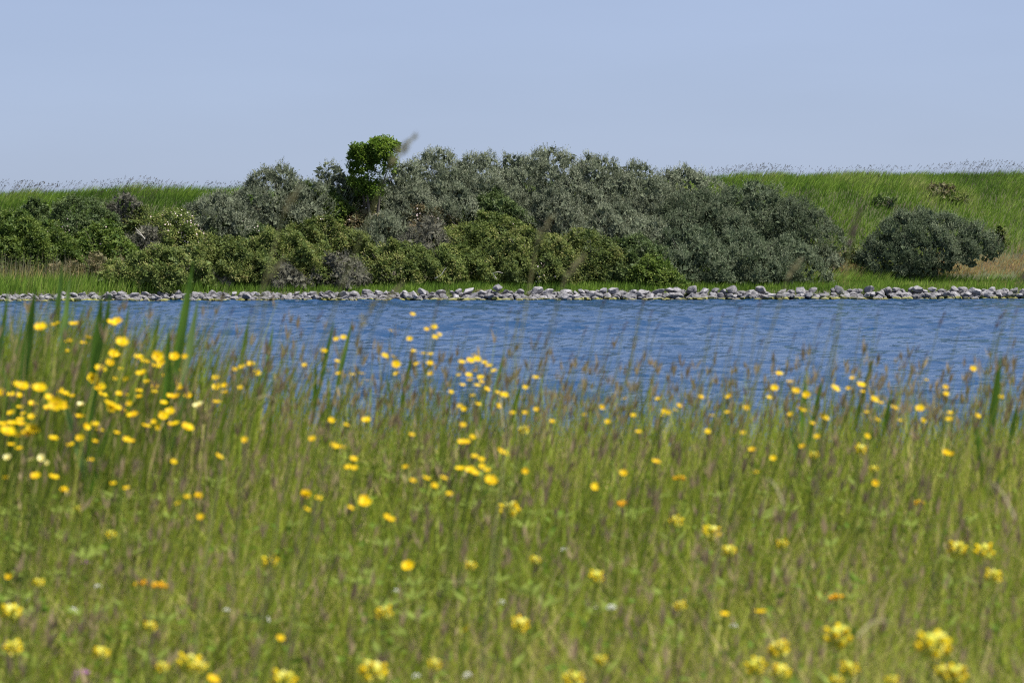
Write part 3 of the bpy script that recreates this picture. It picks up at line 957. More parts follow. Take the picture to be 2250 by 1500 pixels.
def near_grass():
    r = np.random.default_rng(41)
    g = Geo()
    def roots(n, y0, y1, power=1.0):
        y = y0 + (y1 - y0) * r.random(n) ** power
        x = r.uniform(-1, 1, n) * halfw(y)
        return x, y
    # dense short sward
    n = 135000
    x, y = roots(n, 2.3, 10.2, 1.05)
    z = terrain(x, y)
    p1 = noise2(x, y, 21, base=3.0)
    p2 = noise2(x, y, 22, base=8.0)
    edge = np.interp(y, [2.3, 4, 5.5, 7.5, 10.2], [.55, .62, .75, 1.0, 1.1])
    H = r.uniform(.08, .28, n) * edge * (1 + .22 * p1 + .22 * p2)
    var = np.clip(.34 + .18 * p1 + .16 * p2 + .19 * r.normal(size=n), 0, 1)
    br = r.random(n) < np.clip(.34 + .22 * noise2(x, y, 26, base=4.0), .08, .7)
    var = np.where(br, r.uniform(.68, 1, n), var)
    lean = np.stack([.12 + .42 * r.normal(size=n), .40 * r.normal(size=n)], 1)
    g.blades(np.stack([x, y, z - .01], 1), H, r.uniform(.0025, .0065, n), lean, r.uniform(0, 3.14, n), var, 2)
    # taller blades, bright, in tufts
    n = 30000
    x, y = roots(n, 2.6, 10.6, .9)
    p1 = noise2(x, y, 23, base=2.2)
    ok = r.random(n) < np.clip(.55 + .5 * p1, .08, 1)
    x, y, p1 = x[ok], y[ok], p1[ok]
    n = len(x)
    z = terrain(x, y)
    H = r.uniform(.26, .50, n) * np.interp(y, [2.6, 4.2, 6.0, 7.5, 10.5], [.40, .48, .62, .85, .95])
    var = np.clip(.33 + .12 * p1 + .14 * r.normal(size=n), 0, .7)
    lean = np.stack([.16 + .18 * r.normal(size=n), .18 * r.normal(size=n)], 1)
    g.blades(np.stack([x, y, z - .01], 1), H, r.uniform(.003, .0075, n), lean, r.uniform(0, 3.14, n), var, 2)
    o = obj("meadow_grass", g.mesh("meadow_grass"), M['meadow'])
    tag(o, "green and olive meadow grass filling the near bank", "grass", kind="stuff")
    print("meadow tris", sum(len(q) for q in g.q) * 2 + sum(len(t) for t in g.t))
    # fine flowering stems with brownish heads
    g = Geo()
    n = 4500
    x, y = roots(n, 3.0, 10.8, .8)
    z = terrain(x, y)
    p1 = noise2(x, y, 24, base=2.0)
    H = r.uniform(.30, .56, n) * np.interp(y, [3, 4.2, 6.0, 7.5, 11], [.42, .50, .62, .85, .95]) * (1 + .1 * p1)
    lean = np.stack([.12 + .12 * r.normal(size=n), .12 * r.normal(size=n)], 1)
    R = np.stack([x, y, z], 1)
    var = np.clip(.5 + .2 * r.normal(size=n), .2, 1)
    g.blades(R, H, np.full(n, .0022), lean, r.uniform(0, 3.14, n), var, 3)
    tip = R + np.stack([lean[:, 0] * H * .8, lean[:, 1] * H * .8, H * .88], 1)
    for k in range(3):
        d = unit(np.stack([.12 + .2 * r.normal(size=n), .2 * r.normal(size=n), np.ones(n)], 1))
        g.kites(tip, d, unit(r.normal(size=(n, 3))), r.uniform(.02, .045, n), r.uniform(.003, .008, n), r.uniform(.82, 1, n))
    # thin stems that stand against the water
    n = 1500
    y = r.uniform(5.5, 10.6, n)
    x = r.uniform(-1, 1, n) * halfw(y)
    px = 1125 + FPX * x / y
    z = terrain(x, y)
    gap = np.interp(px, [0, 200, 700, 900, 1300, 2250], [.92, .92, .80, .72, .72, .76])
    H = (.36 + .38 * r.random(n) ** 1.6) * gap
    lean = np.stack([.13 + .10 * r.normal(size=n), .1 * r.normal(size=n)], 1)
    R = np.stack([x, y, z], 1)
    g.blades(R, H, r.uniform(.002, .004, n), lean, r.uniform(-.5, .5, n), np.clip(.36 + .2 * r.normal(size=n), .05, .9), 4)
    tip = R + np.stack([lean[:, 0] * H * .8, lean[:, 1] * H * .8, H * .88], 1)
    for k in range(3):
        d = unit(np.stack([.15 + .2 * r.normal(size=n), .2 * r.normal(size=n), np.ones(n)], 1))
        g.kites(tip, d, unit(r.normal(size=(n, 3))), r.uniform(.025, .055, n), r.uniform(.004, .009, n), r.uniform(.9, 1, n))
    o = obj("flowering_grass", g.mesh("flowering_grass"), M['meadow'])
    tag(o, "thin flowering grass stems with brownish heads among the meadow grass", "grass", kind="stuff")
    # low clover and herb leaves in the sward
    g = Geo()
    n = 9000
    x, y = roots(n, 2.5, 9.5, .9)
    z = terrain(x, y)
    P = np.stack([x, y, z + r.uniform(.02, .22, n)], 1)
    d = unit(r.normal(size=(n, 3)) * np.array([1, 1, .5]))
    g.kites(P, d, unit(np.array([0, 0, 1.0]) + .5 * r.normal(size=(n, 3))), r.uniform(.012, .03, n), r.uniform(.008, .018, n), np.clip(.3 + .2 * r.normal(size=n), 0, .6))
    o = obj("herb_leaves", g.mesh("herb_leaves"), M['herb'])
    tag(o, "small round herb leaves low in the meadow sward", "herbs", kind="stuff")
    # thicker dark sedge and dead stems at the water's edge on the left
    g = Geo()
    n = 2600
    px = np.abs(r.normal(size=n)) * 260 - 60
    y = r.uniform(7.0, 10.4, n)
    x = (px - 1125) / FPX * y
    z = terrain(x, y)
    H = r.uniform(.38, .60, n) * np.interp(px, [0, 500, 900], [1.08, .95, .8])
    lean = np.stack([.18 + .14 * r.normal(size=n), .12 * r.normal(size=n)], 1)
    var = np.where(r.random(n) < .3, r.uniform(.65, .95, n), np.clip(.2 + .13 * r.normal(size=n), 0, .5))
    g.blades(np.stack([x, y, z], 1), H, r.uniform(.004, .009, n), lean, r.uniform(-.7, .7, n), var, 3)
    o = obj("waterside_sedge", g.mesh("waterside_sedge"), M['meadow'])
    tag(o, "thick dark sedge standing at the near water's edge, left part", "sedge", kind="stuff")
near_grass()

# ------------------------------------------------------------------ reeds (left) and tall grass stems
def reed_leaf_mesh(seed):
    r = np.random.default_rng(500 + seed)
    g = Geo()
    n = 6
    t = np.linspace(0, 1, n)
    wv = .5 * np.array([.55, .9, 1.0, .85, .5, 0.02])
    bend = r.uniform(.10, .22)
    V = []
    for k in range(n):
        c = np.array([bend * t[k] ** 2, 0, t[k]])
        V += [c - [wv[k], 0, 0], c + [0, .15 * wv[k], 0], c + [wv[k], 0, 0]]
    Q = []
    for k in range(n - 1):
        a = 3 * k
        Q += [[a, a + 1, a + 4, a + 3], [a + 1, a + 2, a + 5, a + 4]]
    g.add(np.array(V), Q=Q, var=r.uniform(.1, .7))
    return V, Q

def reed(px, py, base_px, d, wcm, label, group):
    """reed shoot whose tallest leaf tip shows at px, py"""
    r = np.random.default_rng(int(px * 3 + py))
    tx, ty, tz = at(px, py, d)
    bx = (base_px - 38 - 1125) / FPX * d
    bz = float(terrain(bx, d))
    root = thing("reed_shoot", (bx, d, bz), label, "reed", group)
    H = tz - bz
    lean = tx - bx
    g = Geo()
    g.tube([(0, 0, -.02), (lean * .2, 0, H * .28), (lean * .45, 0, H * .55)], [.004, .0035, .002], 5, var=.4)
    obj("stalk", g.mesh("stalk", True), M['reed'], root)
    for k in range(3):
        t0 = [.50, .34, .24][k]
        t1 = [1.0, r.uniform(.66, .86), r.uniform(.5, .7)][k]
        g = Geo()
        n = 7
        tt = np.linspace(0, 1, n)
        wv = wcm * .0085 * [1, .85, .8][k] * np.array([.15, .40, .75, 1, .9, .55, .02]) * .5
        side = [0, -1, 1][k] * r.uniform(.02, .07)
        V = []
        tw = r.uniform(-.5, .5)
        for i in range(n):
            t = t0 + (t1 - t0) * tt[i]
            c = np.array([lean * t ** 1.3 + side * tt[i] ** 1.6, r.uniform(-.004, .004), H * t])
            V += [c - [wv[i] * math.cos(tw), wv[i] * math.sin(tw), 0], c + [0, .3 * wv[i], 0], c + [wv[i] * math.cos(tw), wv[i] * math.sin(tw), 0]]
        Q = []
        for i in range(n - 1):
            a = 3 * i
            Q += [[a, a + 1, a + 4, a + 3], [a + 1, a + 2, a + 5, a + 4]]
        g.add(np.array(V), Q=Q, var=float(np.clip(r.normal(.45, .25), 0, 1)))
        obj("leaf", g.mesh("leaf", True), M['reed'], root)
REEDS = [
 (425, 572, 372, 5.6, 2.3, "tallest broad green reed leaf leaning right, crossing the far rocks"),
 (437, 650, 395, 6.0, 2.0, "reed with a paler leaf just right of the tallest reed"),
 (155, 598, 140, 6.2, 1.9, "dark upright reed second tallest on the left, crossing the rocks"),
 (137, 572, 133, 6.6, 1.8, "pale blue-green reed behind the dark upright reed"),
 (80, 622, 42, 5.6, 2.4, "broad bright reed near the left edge, its tip across the rocks"),
 (20, 626, -12, 5.8, 1.8, "blurred reed cut by the left edge of the picture"),
 (224, 640, 210, 5.3, 2.6, "broad pale green reed with its tip at the rocks"),
 (244, 632, 215, 5.9, 1.9, "dark narrow reed touching the broad pale green reed"),
 (52, 700, 20, 6.6, 1.6, "short reed near the left edge below the rocks"),
 (285, 668, 262, 6.9, 1.5, "narrow reed left of the paired buttercups over the water"),
 (352, 686, 318, 6.6, 1.8, "reed leaning right in front of the water, left of the tallest reed"),
 (300, 715, 272, 7.2, 1.5, "short dark reed behind the leaning reed"),
 (395, 700, 385, 6.9, 1.6, "short reed under the tallest reed"),
 (548, 690, 530, 6.8, 1.5, "narrow reed standing alone over the water right of the reeds"),
 (601, 712, 590, 7.0, 1.4, "pale narrow reed over the water, second to the right of the reeds"),
 (735, 700, 700, 6.8, 1.6, "reed leaning right beside the left centre buttercups"),
 (776, 698, 735, 7.0, 1.5, "dark slanting reed left of the centre buttercups"),
 (910, 760, 885, 6.8, 1.4, "slanting reed behind the centre buttercups"),
 (1110, 765, 1085, 6.9, 1.5, "reed right of the tall buttercup cluster"),
 (1145, 840, 1125, 6.5, 1.6, "short broad reed right of the tall buttercup cluster"),
 (1920, 782, 1880, 6.6, 1.5, "dark slanting reed over the right water"),
 (2200, 772, 2186, 5.6, 2.2, "bright green broad reed leaf near the right edge"),
 (1770, 815, 1790, 6.0, 1.5, "bright reed leaf between the buttercups right of centre"),
 (1808, 830, 1785, 6.2, 1.5, "second bright reed leaf beside the right buttercup row"),
 (1960, 855, 1950, 6.4, 1.3, "short reed in the right buttercup row"),
 (2238, 880, 2225, 6.2, 1.4, "short pale reed at the right edge"),
]
for px, py, bpx, d, wc, lb in REEDS:
    reed(px, py, bpx, d * 1.28, wc * 1.15, lb, "broad reed shoots on the near bank")

def head_mesh(kind, seed):
    r = np.random.default_rng(700 + seed)
    g = Geo()
    n = 46
    t = r.random(n)
    a = r.uniform(0, 6.28, n)
    rad = .16 * np.sin(np.pi * np.clip(t, .06, .97)) * r.uniform(.3, 1, n)
    P = np.stack([rad * np.cos(a) + .25 * t ** 2, rad * np.sin(a), t], 1)
    d = unit(np.stack([np.cos(a) * .5 + .3, np.sin(a) * .5, np.full(n, .9)], 1))
    g.kites(P - d * .06, d, unit(r.normal(size=(n, 3))), r.uniform(.13, .26, n), r.uniform(.06, .11, n), r.random(n))
    return g.mesh("seed_head")
HM = [[head_mesh(k, k * 4 + i) for i in range(3)] for k in range(2)]
for i in range(3):
    HM[0][i].materials.append(M['head_purple'])
    HM[1][i].materials.append(M['head_straw'])
HEADS = []   # px, py of the head's middle, head length px, kind
c5 = [(640, 30, 120), (1105, 125, 55), (1170, 120, 50), (1160, 205, 55), (1125, 300, 45), (1415, 210, 40), (1350, 320, 120), (1770, 235, 60), (1860, 230, 80), (1925, 330, 45), (1775, 355, 40), (1745, 430, 60), (1960, 140, 55), (2040, 150, 60), (2075, 230, 60), (1995, 60, 70), (1725, 65, 70), (1600, 260, 70), (1500, 430, 70), (1580, 440, 60), (1830, 480, 50), (1970, 450, 80), (2110, 365, 50), (1300, 290, 70), (1250, 500, 60), (1720, 590, 80), (990, 210, 60), (830, 265, 40), (740, 270, 40), (620, 140, 60)]
c6 = [(180, 195, 60), (265, 150, 50), (405, 230, 55), (360, 130, 70), (190, 290, 60), (735, 300, 60), (895, 215, 70), (880, 360, 60), (1000, 310, 60), (990, 185, 70), (1040, 230, 45), (1170, 225, 45), (1295, 285, 50), (1195, 370, 60), (1485, 430, 60), (1600, 420, 60), (1697, 185, 110), (2075, 180, 130), (2195, 125, 80), (1285, 140, 45), (1825, 250, 45), (1540, 375, 60), (300, 380, 60), (210, 430, 60), (510, 60, 90), (520, 330, 60), (2095, 270, 50)]
c4 = [(340, 155, 60), (1520, 130, 70), (1655, 125, 60), (2095, 160, 80), (1300, 280, 60), (1490, 215, 50), (1370, 260, 50), (1860, 190, 60), (1460, 470, 50), (960, 300, 50)]
for lst, ox in ((c5, 750), (c6, 1500), (c4, 0)):
    for a, b, l in lst:
        HEADS.append((ox + a / 3, 640 + b / 3, l / 3))

def grass_stem(px, py, lpx, d, kind, label, group, arch=0.0, thick=.0011):
    r = np.random.default_rng(int(px * 5 + py * 3))
    x, y, z = at(px, py, d)
    L = lpx * d / FPX
    lean = r.uniform(.05, .12) + arch
    bz0 = float(terrain(x - lean, d))
    H = z - L * .5 - bz0
    bx = x - lean * .9
    root = thing("grass_stem", (bx, d, bz0), label, "grass", group)
    g = Geo()
    tt = np.linspace(0, 1, 7)
    top = np.array([x - bx - L * .1, 0, H])
    pts = np.stack([top[0] * tt ** (1.6 + 4 * arch), 0 * tt, H * tt], 1)
    pts[0, 2] = -.02
    g.tube(pts, np.linspace(thick * 1.2, thick * .7, 7), 4, var=r.random())
    obj("stalk", g.mesh("stalk", True), M['stalk'], root)
    o = obj("seed_head", HM[kind][int(r.integers(3))], None, root, tuple(pts[-1]), (0, .2 + 2.2 * arch + r.uniform(-.1, .25), r.uniform(-.4, .4)), (L * .7, L * .7, L))
for i, (px, py, l) in enumerate(HEADS):
    r = np.random.default_rng(i)
    d = float(np.interp(py, [640, 700, 800, 900], [6.2, 7.0, 8.4, 8.8])) + r.uniform(-.5, .6)
    side = "left" if px < 750 else ("centre" if px < 1500 else "right")
    grass_stem(px, py, max(l, 15), d, 0, "dusky purple grass head before the %s water" % side, "dusky grass heads over the %s water" % side)
for px, py, l, d, kd, ar, lb in [
    (628, 440, 75, 4.3, 1, .10, "tall blurred straw grass head arching before the left bushes"),
    (862, 325, 95, 4.2, 1, .14, "tallest blurred grass head arching across the round tree to the sky"),
    (1185, 505, 70, 4.6, 1, .0, "upright blurred straw head before the centre brambles"),
    (1243, 590, 85, 4.6, 1, .05, "blurred pale grass stem before the rocks right of centre"),
    (1735, 585, 60, 4.8, 1, .08, "blurred pale grass head before the bank left of the lone bush"),
    (1875, 500, 85, 4.4, 0, .0, "blurred dark upright grass head between the thicket and the lone bush"),
    (2240, 595, 70, 4.4, 0, .08, "blurred brown grass head at the right edge of the bank"),
    (595, 590, 60, 4.9, 1, .0, "thin upright pale stem before the left brambles and rocks"),
    (845, 640, 70, 4.6, 1, .10, "blurred drooping straw head at the rocks left of centre"),
    (795, 690, 75, 5.0, 1, .02, "pale straw stem over the water left of centre"),
    ]:
    grass_stem(px, py, l, d, kd, lb, "near grass heads rising before the far bank", ar, .0014)

# ------------------------------------------------------------------ flowers
def cup_mesh(seed, mat, n=5):
    """five rounded petals in a shallow cup and a dome of stamens"""
    r = np.random.default_rng(900 + seed)
    g = Geo()
    for k in range(n):
        a = 2 * math.pi * k / n + r.uniform(-.08, .08)
        ca, sa = math.cos(a), math.sin(a)
        rows = [(0.0, .08, .0), (.35, .34, .10), (.75, .47, .26), (1.0, .28, .40)]
        V = []
        for rr, wv, zz in rows:
            for q in (-1, 0, 1):
                lx, ly = rr, q * wv
                V.append((lx * ca - ly * sa, lx * sa + ly * ca, zz + (.07 if q else 0)))
        Q = []
        for i in range(3):
            for j in range(2):
                b = i * 3 + j
                Q.append([b, b + 1, b + 4, b + 3])
        g.add(np.array(V), Q=Q, var=r.uniform(.2, 1))
    me = g.mesh("petals", True)
    me.materials.append(mat)
    return me
CUPS = [cup_mesh(i, M['buttercup']) for i in range(4)]
PCUP = cup_mesh(9, M['pale_cup'])
def center_mesh():
    import bmesh
    bm = bmesh.new()
    bmesh.ops.create_icosphere(bm, subdivisions=1, radius=.27)
    for v in bm.verts: v.co.z = v.co.z * .7 + .16
    me = bpy.data.meshes.new("flower_centre")
    bm.to_mesh(me); bm.free()
    a = me.attributes.new("var", 'FLOAT', 'POINT')
    me.materials.append(M['buttercup'])
    return me
CENT = center_mesh()
def stem_mesh(seed):
    r = np.random.default_rng(950 + seed)
    g = Geo()
    t = np.linspace(0, 1, 6)
    b = r.uniform(-.03, .03)
    g.tube(np.stack([t ** 1.7 + b * np.sin(3.1 * t), 0 * t, t], 1) * np.array([1, 1, 1]), np.linspace(.0016, .0009, 6), 4, var=.5)
    me = g.mesh("stem", True)
    me.materials.append(M['stem'])
    return me
# the stem's radius must not stretch with the lean: one mesh for each lean class
def stem_lean(lean, H, rad=.0013):
    g = Geo()
    t = np.linspace(0, 1, 6)
    g.tube(np.stack([lean * t ** 1.7, 0 * t, H * t], 1), np.linspace(rad * 1.2, rad * .7, 6), 4, var=.5)
    me = g.mesh("stem", True)
    me.materials.append(M['stem'])
    return me
STEMS = [(l, stem_lean(l, 1.0)) for l in (-.04, .03, .08, .13)]
def fan_leaf(angles, L, W, rise):
    """narrow lobes that spread from one point"""
    V, Q = [(0, 0, 0)], []
    for a in angles:
        c, q = math.cos(a), math.sin(a)
        k = len(V)
        V += [(c * L * .45 - q * W / 2, q * L * .45 + c * W / 2, rise * L * .5), (c * L, q * L, rise * L), (c * L * .45 + q * W / 2, q * L * .45 - c * W / 2, rise * L * .5)]
        Q.append([0, k, k + 1, k + 2])
    g = Geo()
    g.add(np.array(V), Q=Q, var=.55)
    me = g.mesh("leaf")
    me.materials.append(M['stem'])
    return me
def bleaf_mesh():
    return fan_leaf(np.linspace(-1.2, 1.2, 5), .05, .012, .35)
BLEAF = bleaf_mesh()

def flower_depth(py, spx, real, hmin, hmax, dmin, dmax):
    a, b = ray(1125, py)
    d = real * FPX / max(spx * .92, 4)
    d = min(max(d, dmin), dmax)
    for _ in range(60):
        h = CAMZ + b * d - float(terrain(0, d))
        if h > hmax: d += .1
        elif h < hmin: d -= .1
        else: break
    return min(max(d, dmin * .8), dmax + 1.5)

def cup_region(px, py):
    """which patch of buttercups a flower belongs to"""
    if px < 190 and 820 < py < 1000: return "buttercup in the thick yellow patch at the left edge", "buttercups of the thick left patch"
    if px < 520 and py < 860: return "tall buttercup among the left reeds", "buttercups among the left reeds"
    if px < 520 and py < 1000: return "buttercup in the loose patch right of the thick left one", "buttercups of the loose left patch"
    if px < 760 and py < 1000: return "buttercup between the left patches and the centre", "buttercups left of centre"
    if 990 < px < 1120 and 760 < py < 900: return "buttercup in the dense tall centre cluster", "buttercups of the dense centre cluster"
    if px < 1000 and py < 900: return "tall thin buttercup left of the centre cluster", "tall buttercups beside the centre cluster"
    if px > 1690 and py < 905: return "buttercup in the row standing before the right water", "buttercups of the right waterside row"
    if px >= 1000 and py < 960: return "small buttercup along the far meadow edge, right half", "small buttercups at the right meadow edge"
    if 880 < px < 1130 and 950 < py < 1090: return "buttercup in the loose centre patch of the open meadow", "buttercups of the loose centre patch"
    if px < 750: return "scattered buttercup in the open meadow, left third", "scattered buttercups of the left meadow"
    if px < 1500: return "scattered buttercup in the open meadow, middle third", "scattered buttercups of the middle meadow"
    return "scattered buttercup in the open meadow, right third", "scattered buttercups of the right meadow"

B4 = [(268,243,75),(370,222,60),(490,222,65),(735,215,65),(775,200,60),(805,340,75),(550,345,45),(583,308,40),(440,335,35),(462,325,30),(440,395,35),(748,415,60),(780,425,40),(725,475,55),(915,440,60),(955,470,60),(1040,430,70),(1060,465,50),(1030,500,55),(1150,435,65),(1218,432,40),(1100,472,30),(1168,522,40),(660,517,70),(613,577,70),(935,547,70),(797,512,30),(757,576,30),(830,577,40),(970,598,40),(1018,624,45),(1097,567,55),(657,637,70),(675,687,60),(785,678,45),(832,684,35),(918,660,45),(918,698,45),(1020,670,45),(1163,612,50),(1188,640,40),(1125,697,55),(1165,697,55),(1238,690,50),(1430,735,55),(1425,572,45),(1432,635,60),(1483,622,40),(1482,670,40),(1600,503,65),(1655,482,55),(1695,540,55),(1550,515,30),(1585,635,35),(720,750,80),(760,775,80),(800,790,60),(740,765,60),(877,822,75),(963,893,60),(525,828,60),(570,893,45),(627,880,50),(657,920,50),(850,740,40),(1077,822,60),(1122,795,60),(1080,738,45),(1148,882,75),(1232,902,75),(1015,860,35),(1045,895,35),
(10,668,60),(110,620,60),(150,630,70),(230,630,60),(265,645,80),(75,685,50),(125,690,50),(213,745,55),(130,767,40),(335,712,80),(390,660,60),(430,680,60),(470,695,50),(370,745,90),(410,755,70),(315,770,50),(75,805,50),(155,810,40),(210,830,50),(135,850,50),(20,880,60),(80,875,60),(140,880,60),(50,930,90),(120,955,80),(180,945,80),(215,915,80),(350,975,65),(527,968,50),(75,1015,50),(128,1040,50),(467,1015,50),(627,992,35),(770,935,30),(835,978,45),(870,990,40),(598,1115,50),(1145,1125,45),(1443,1095,70),(1615,980,50),(235,1220,70),(355,1230,75),(37,1230,45),(423,1310,55),(748,1270,40),(835,1300,40),(1307,1348,50),(1235,1358,35),(2135,395,45),(2010,490,40),(2220,318,45),(2222,463,40),(2232,545,40),(2185,852,50),(2060,975,55),(2200,1020,60),(2235,1030,50),(2015,1340,70),(2100,1365,40)]
P4 = [(1310,755,70),(535,750,50),(50,1095,55),(210,1110,60),(270,1100,60),(305,1135,40)]
B5 = [(470,155,40),(563,253,40),(612,240,50),(620,305,45),(645,287,35),(327,262,40),(452,315,45),(15,305,45),(477,397,40),(540,412,35),(588,418,45),(285,427,50),(340,433,30),(362,485,65),(368,545,50),(500,482,45),(585,480,55),(590,545,45),(135,545,50),(75,550,40),(30,557,35),(170,590,35),(795,472,55),(850,460,60),(875,420,50),(895,448,55),(945,475,50),(975,495,50),(1010,525,40),(880,527,40),(775,555,35),(840,555,50),(850,590,60),(920,570,50),(800,620,40),(895,625,55),(925,600,40),(960,648,45),(868,690,45),(903,748,45),(1030,670,40),(1075,685,55),(1035,755,45),(722,665,35),(785,755,30),(808,775,30),(1283,572,50),(1213,635,40),(1127,803,35),(1213,803,35),(1285,780,30),(165,852,65),(30,885,50),(803,882,45),(465,948,35),(795,997,60),(825,997,60),(865,962,35),(10,1028,45),(1060,1067,85),(880,1092,55),(925,1110,40),(80,1108,55),(50,1163,60),(90,1165,35),(425,1160,45),(785,1175,75),(850,1180,70),(880,1200,60),(930,1155,45),(965,1180,35),(560,1237,60),(675,1235,60),(985,1250,90),(470,1250,35),(613,1282,45),(712,1338,35),(150,1370,65),(1210,1185,50),(1870,710,35),(1718,762,35),(1605,815,35),(1755,860,30),(1925,820,30),(1390,860,40),(2088,710,30),(2130,790,40),(2165,800,40),(2200,785,40),(2115,820,40),(2225,755,40),(1960,930,50),(2075,1128,65),(1860,1200,55),(2215,1235,60),(1670,1300,40)]
B6 = [(637,548,55),(710,600,55),(607,637,55),(748,660,60),(820,685,65),(1003,645,70),(1120,575,40),(1175,620,60),(1188,665,45),(1095,640,35),(1262,715,60),(1310,738,35),(570,702,35),(1608,588,40),(1735,632,40),(1735,678,45),(1915,512,50),(2102,697,35),(1565,775,65),(1395,772,55),(1762,803,40),(1760,845,50),(1945,822,40),(1585,852,40),(1433,855,40),(1282,850,50),(1215,800,35),(1215,955,40),(770,775,45),(800,788,35),(925,825,55),(945,840,45),(855,873,35),(710,812,40),(420,770,50),(307,697,50),(120,700,45),(195,822,50),(295,800,40),(165,925,40),(400,933,35),(888,958,35),(790,1023,45),(458,1045,50),(597,1100,45),(1735,1062,50),(1773,1075,45),(487,1195,40),(1270,1265,45)]
B7 = [(282,53,35),(785,113,30),(872,78,35),(883,172,35),(1343,72,45),(1348,140,35),(1540,133,30),(1605,110,60),(1700,172,35),(1722,185,35),(1795,388,60),(40,433,35),(2055,660,30),(1233,705,30),(935,888,60)]
B8 = [(1095,592,60),(1597,22,30),(935,600,40),(365,35,35)]
cups = []
for lst, ox, oy, k in ((B4, 0, 640, 3), (B5, 750, 640, 3), (B6, 1500, 640, 3), (B7, 0, 1050, 2), (B8, 1125, 1050, 2)):
    cups += [(ox + a / k, oy + b / k, s / k, 0) for a, b, s in lst]
cups += [(a / 3, 640 + b / 3, s / 3, 1) for a, b, s in P4]
rf = np.random.default_rng(61)
for px, py, spx, pale in cups:
    d = flower_depth(py, spx * 1.2, .025, .27 + .0 * spx, .64, 3.3, float(np.interp(py, [700, 850, 950, 1100], [7.5, 7.2, 6.2, 5.2])))
    x, y, z = at(px, py, d)
    size = float(np.clip(spx * (1.12 if px < 520 and py < 1000 else .94) * d / FPX * .5, .0062, .0175))
    gz = float(terrain(x, d))
    H = max(z - gz, .08)
    li = int(rf.integers(4))
    lean, sm = STEMS[li]
    bx = x - lean * 1.0
    lb, gp = cup_region(px, py)
    if pale:
        lb, gp = "faded pale yellow buttercup, %s" % ("right of the loose left patch" if px > 400 else "beside or below the thick left patch"), "faded buttercups on the left"
    root = thing("buttercup", (bx, d, gz), lb, "flower", gp)
    obj("stem", sm, None, root, scale=(1, 1, H))
    face = (rf.normal(.45, .28), rf.normal(.10, .25), rf.uniform(0, 6.28))
    f = obj("petals", PCUP if pale else CUPS[int(rf.integers(4))], None, root, (lean, 0, H), (face[0], face[1], 0), (size, size, size))
    f.delta_rotation_euler = (0, 0, 0)
    obj("flower_centre", CENT, None, root, (lean, 0, H), (face[0], face[1], 0), (size, size, size))
    obj("leaf", BLEAF, None, root, (lean * .3, 0, H * .45), (0, 0, face[2]))
print("buttercups", len(cups))

def rattle_mesh(seed):
    """spike of hooded yellow flowers and pale green calyces"""
    r = np.random.default_rng(970 + seed)
    g = Geo()
    n = 12
    for k in range(n):
        t = k / n
        a = k * 2.4
        out = np.array([math.cos(a), math.sin(a), .55])
        c = np.array([0, 0, .9 * t]) + unit(out) * .30 * (1 - .5 * t)
        # inflated calyx, then the flower that pokes out of it
        for q, (ln, rad, v) in enumerate(((.42, .17, r.uniform(.62, 1)), (.40, .11, r.uniform(0, .4)))):
            if q == 1 and t > .8: continue
            dv = unit(out + np.array([0, 0, .3 * q]))
            p0 = c + dv * (.30 * q - .15)
            pts = np.array([p0, p0 + dv * ln * .35, p0 + dv * ln * .8, p0 + dv * ln])
            g.tube(pts, np.array([.3, 1, .9, .25]) * rad * 1.1, 5, var=v)
    me = g.mesh("flower_spike", True)
    me.materials.append(M['rattle'])
    return me
RM = [rattle_mesh(i) for i in range(4)]
def rleaf_mesh():
    return fan_leaf([0, 1.57, 3.14, 4.71], .045, .011, .5)
RLEAF = rleaf_mesh()
R7 = [(345,135,35),(490,247,35),(1195,365,70),(170,460,40),(50,590,90),(55,745,80),(445,770,70),(825,815,105),(880,830,60),(715,830,50),(1690,590,70),(1240,890,110),(1640,850,120),(1905,820,60),(2070,385,45),(660,650,40),(2240,140,90)]
R8 = [(720,190,60),(870,240,80),(960,320,60),(1190,290,50),(1955,310,80),(2080,320,80),(2110,430,70),(370,430,60),(740,560,50),(20,640,80),(1425,695,120),(1175,750,90),(1085,825,90),(1175,850,80),(1840,735,150),(1480,840,80),(1940,865,110),(1890,850,70),(1420,890,60),(1660,890,50),(270,885,90),(395,800,50),(100,360,40)]
rat = [(a / 2, 1050 + b / 2, s / 2) for a, b, s in R7] + [(1125 + a / 2, 1050 + b / 2, s / 2) for a, b, s in R8]
rat += [(1500 + 1165 / 3, 640 + 1040 / 3, 26), (1500 + 865 / 3, 640 + 1080 / 3, 20), (1500 + 1265 / 3, 640 + 1170 / 3, 18), (750 + 1205 / 3, 640 + 915 / 3, 24)]
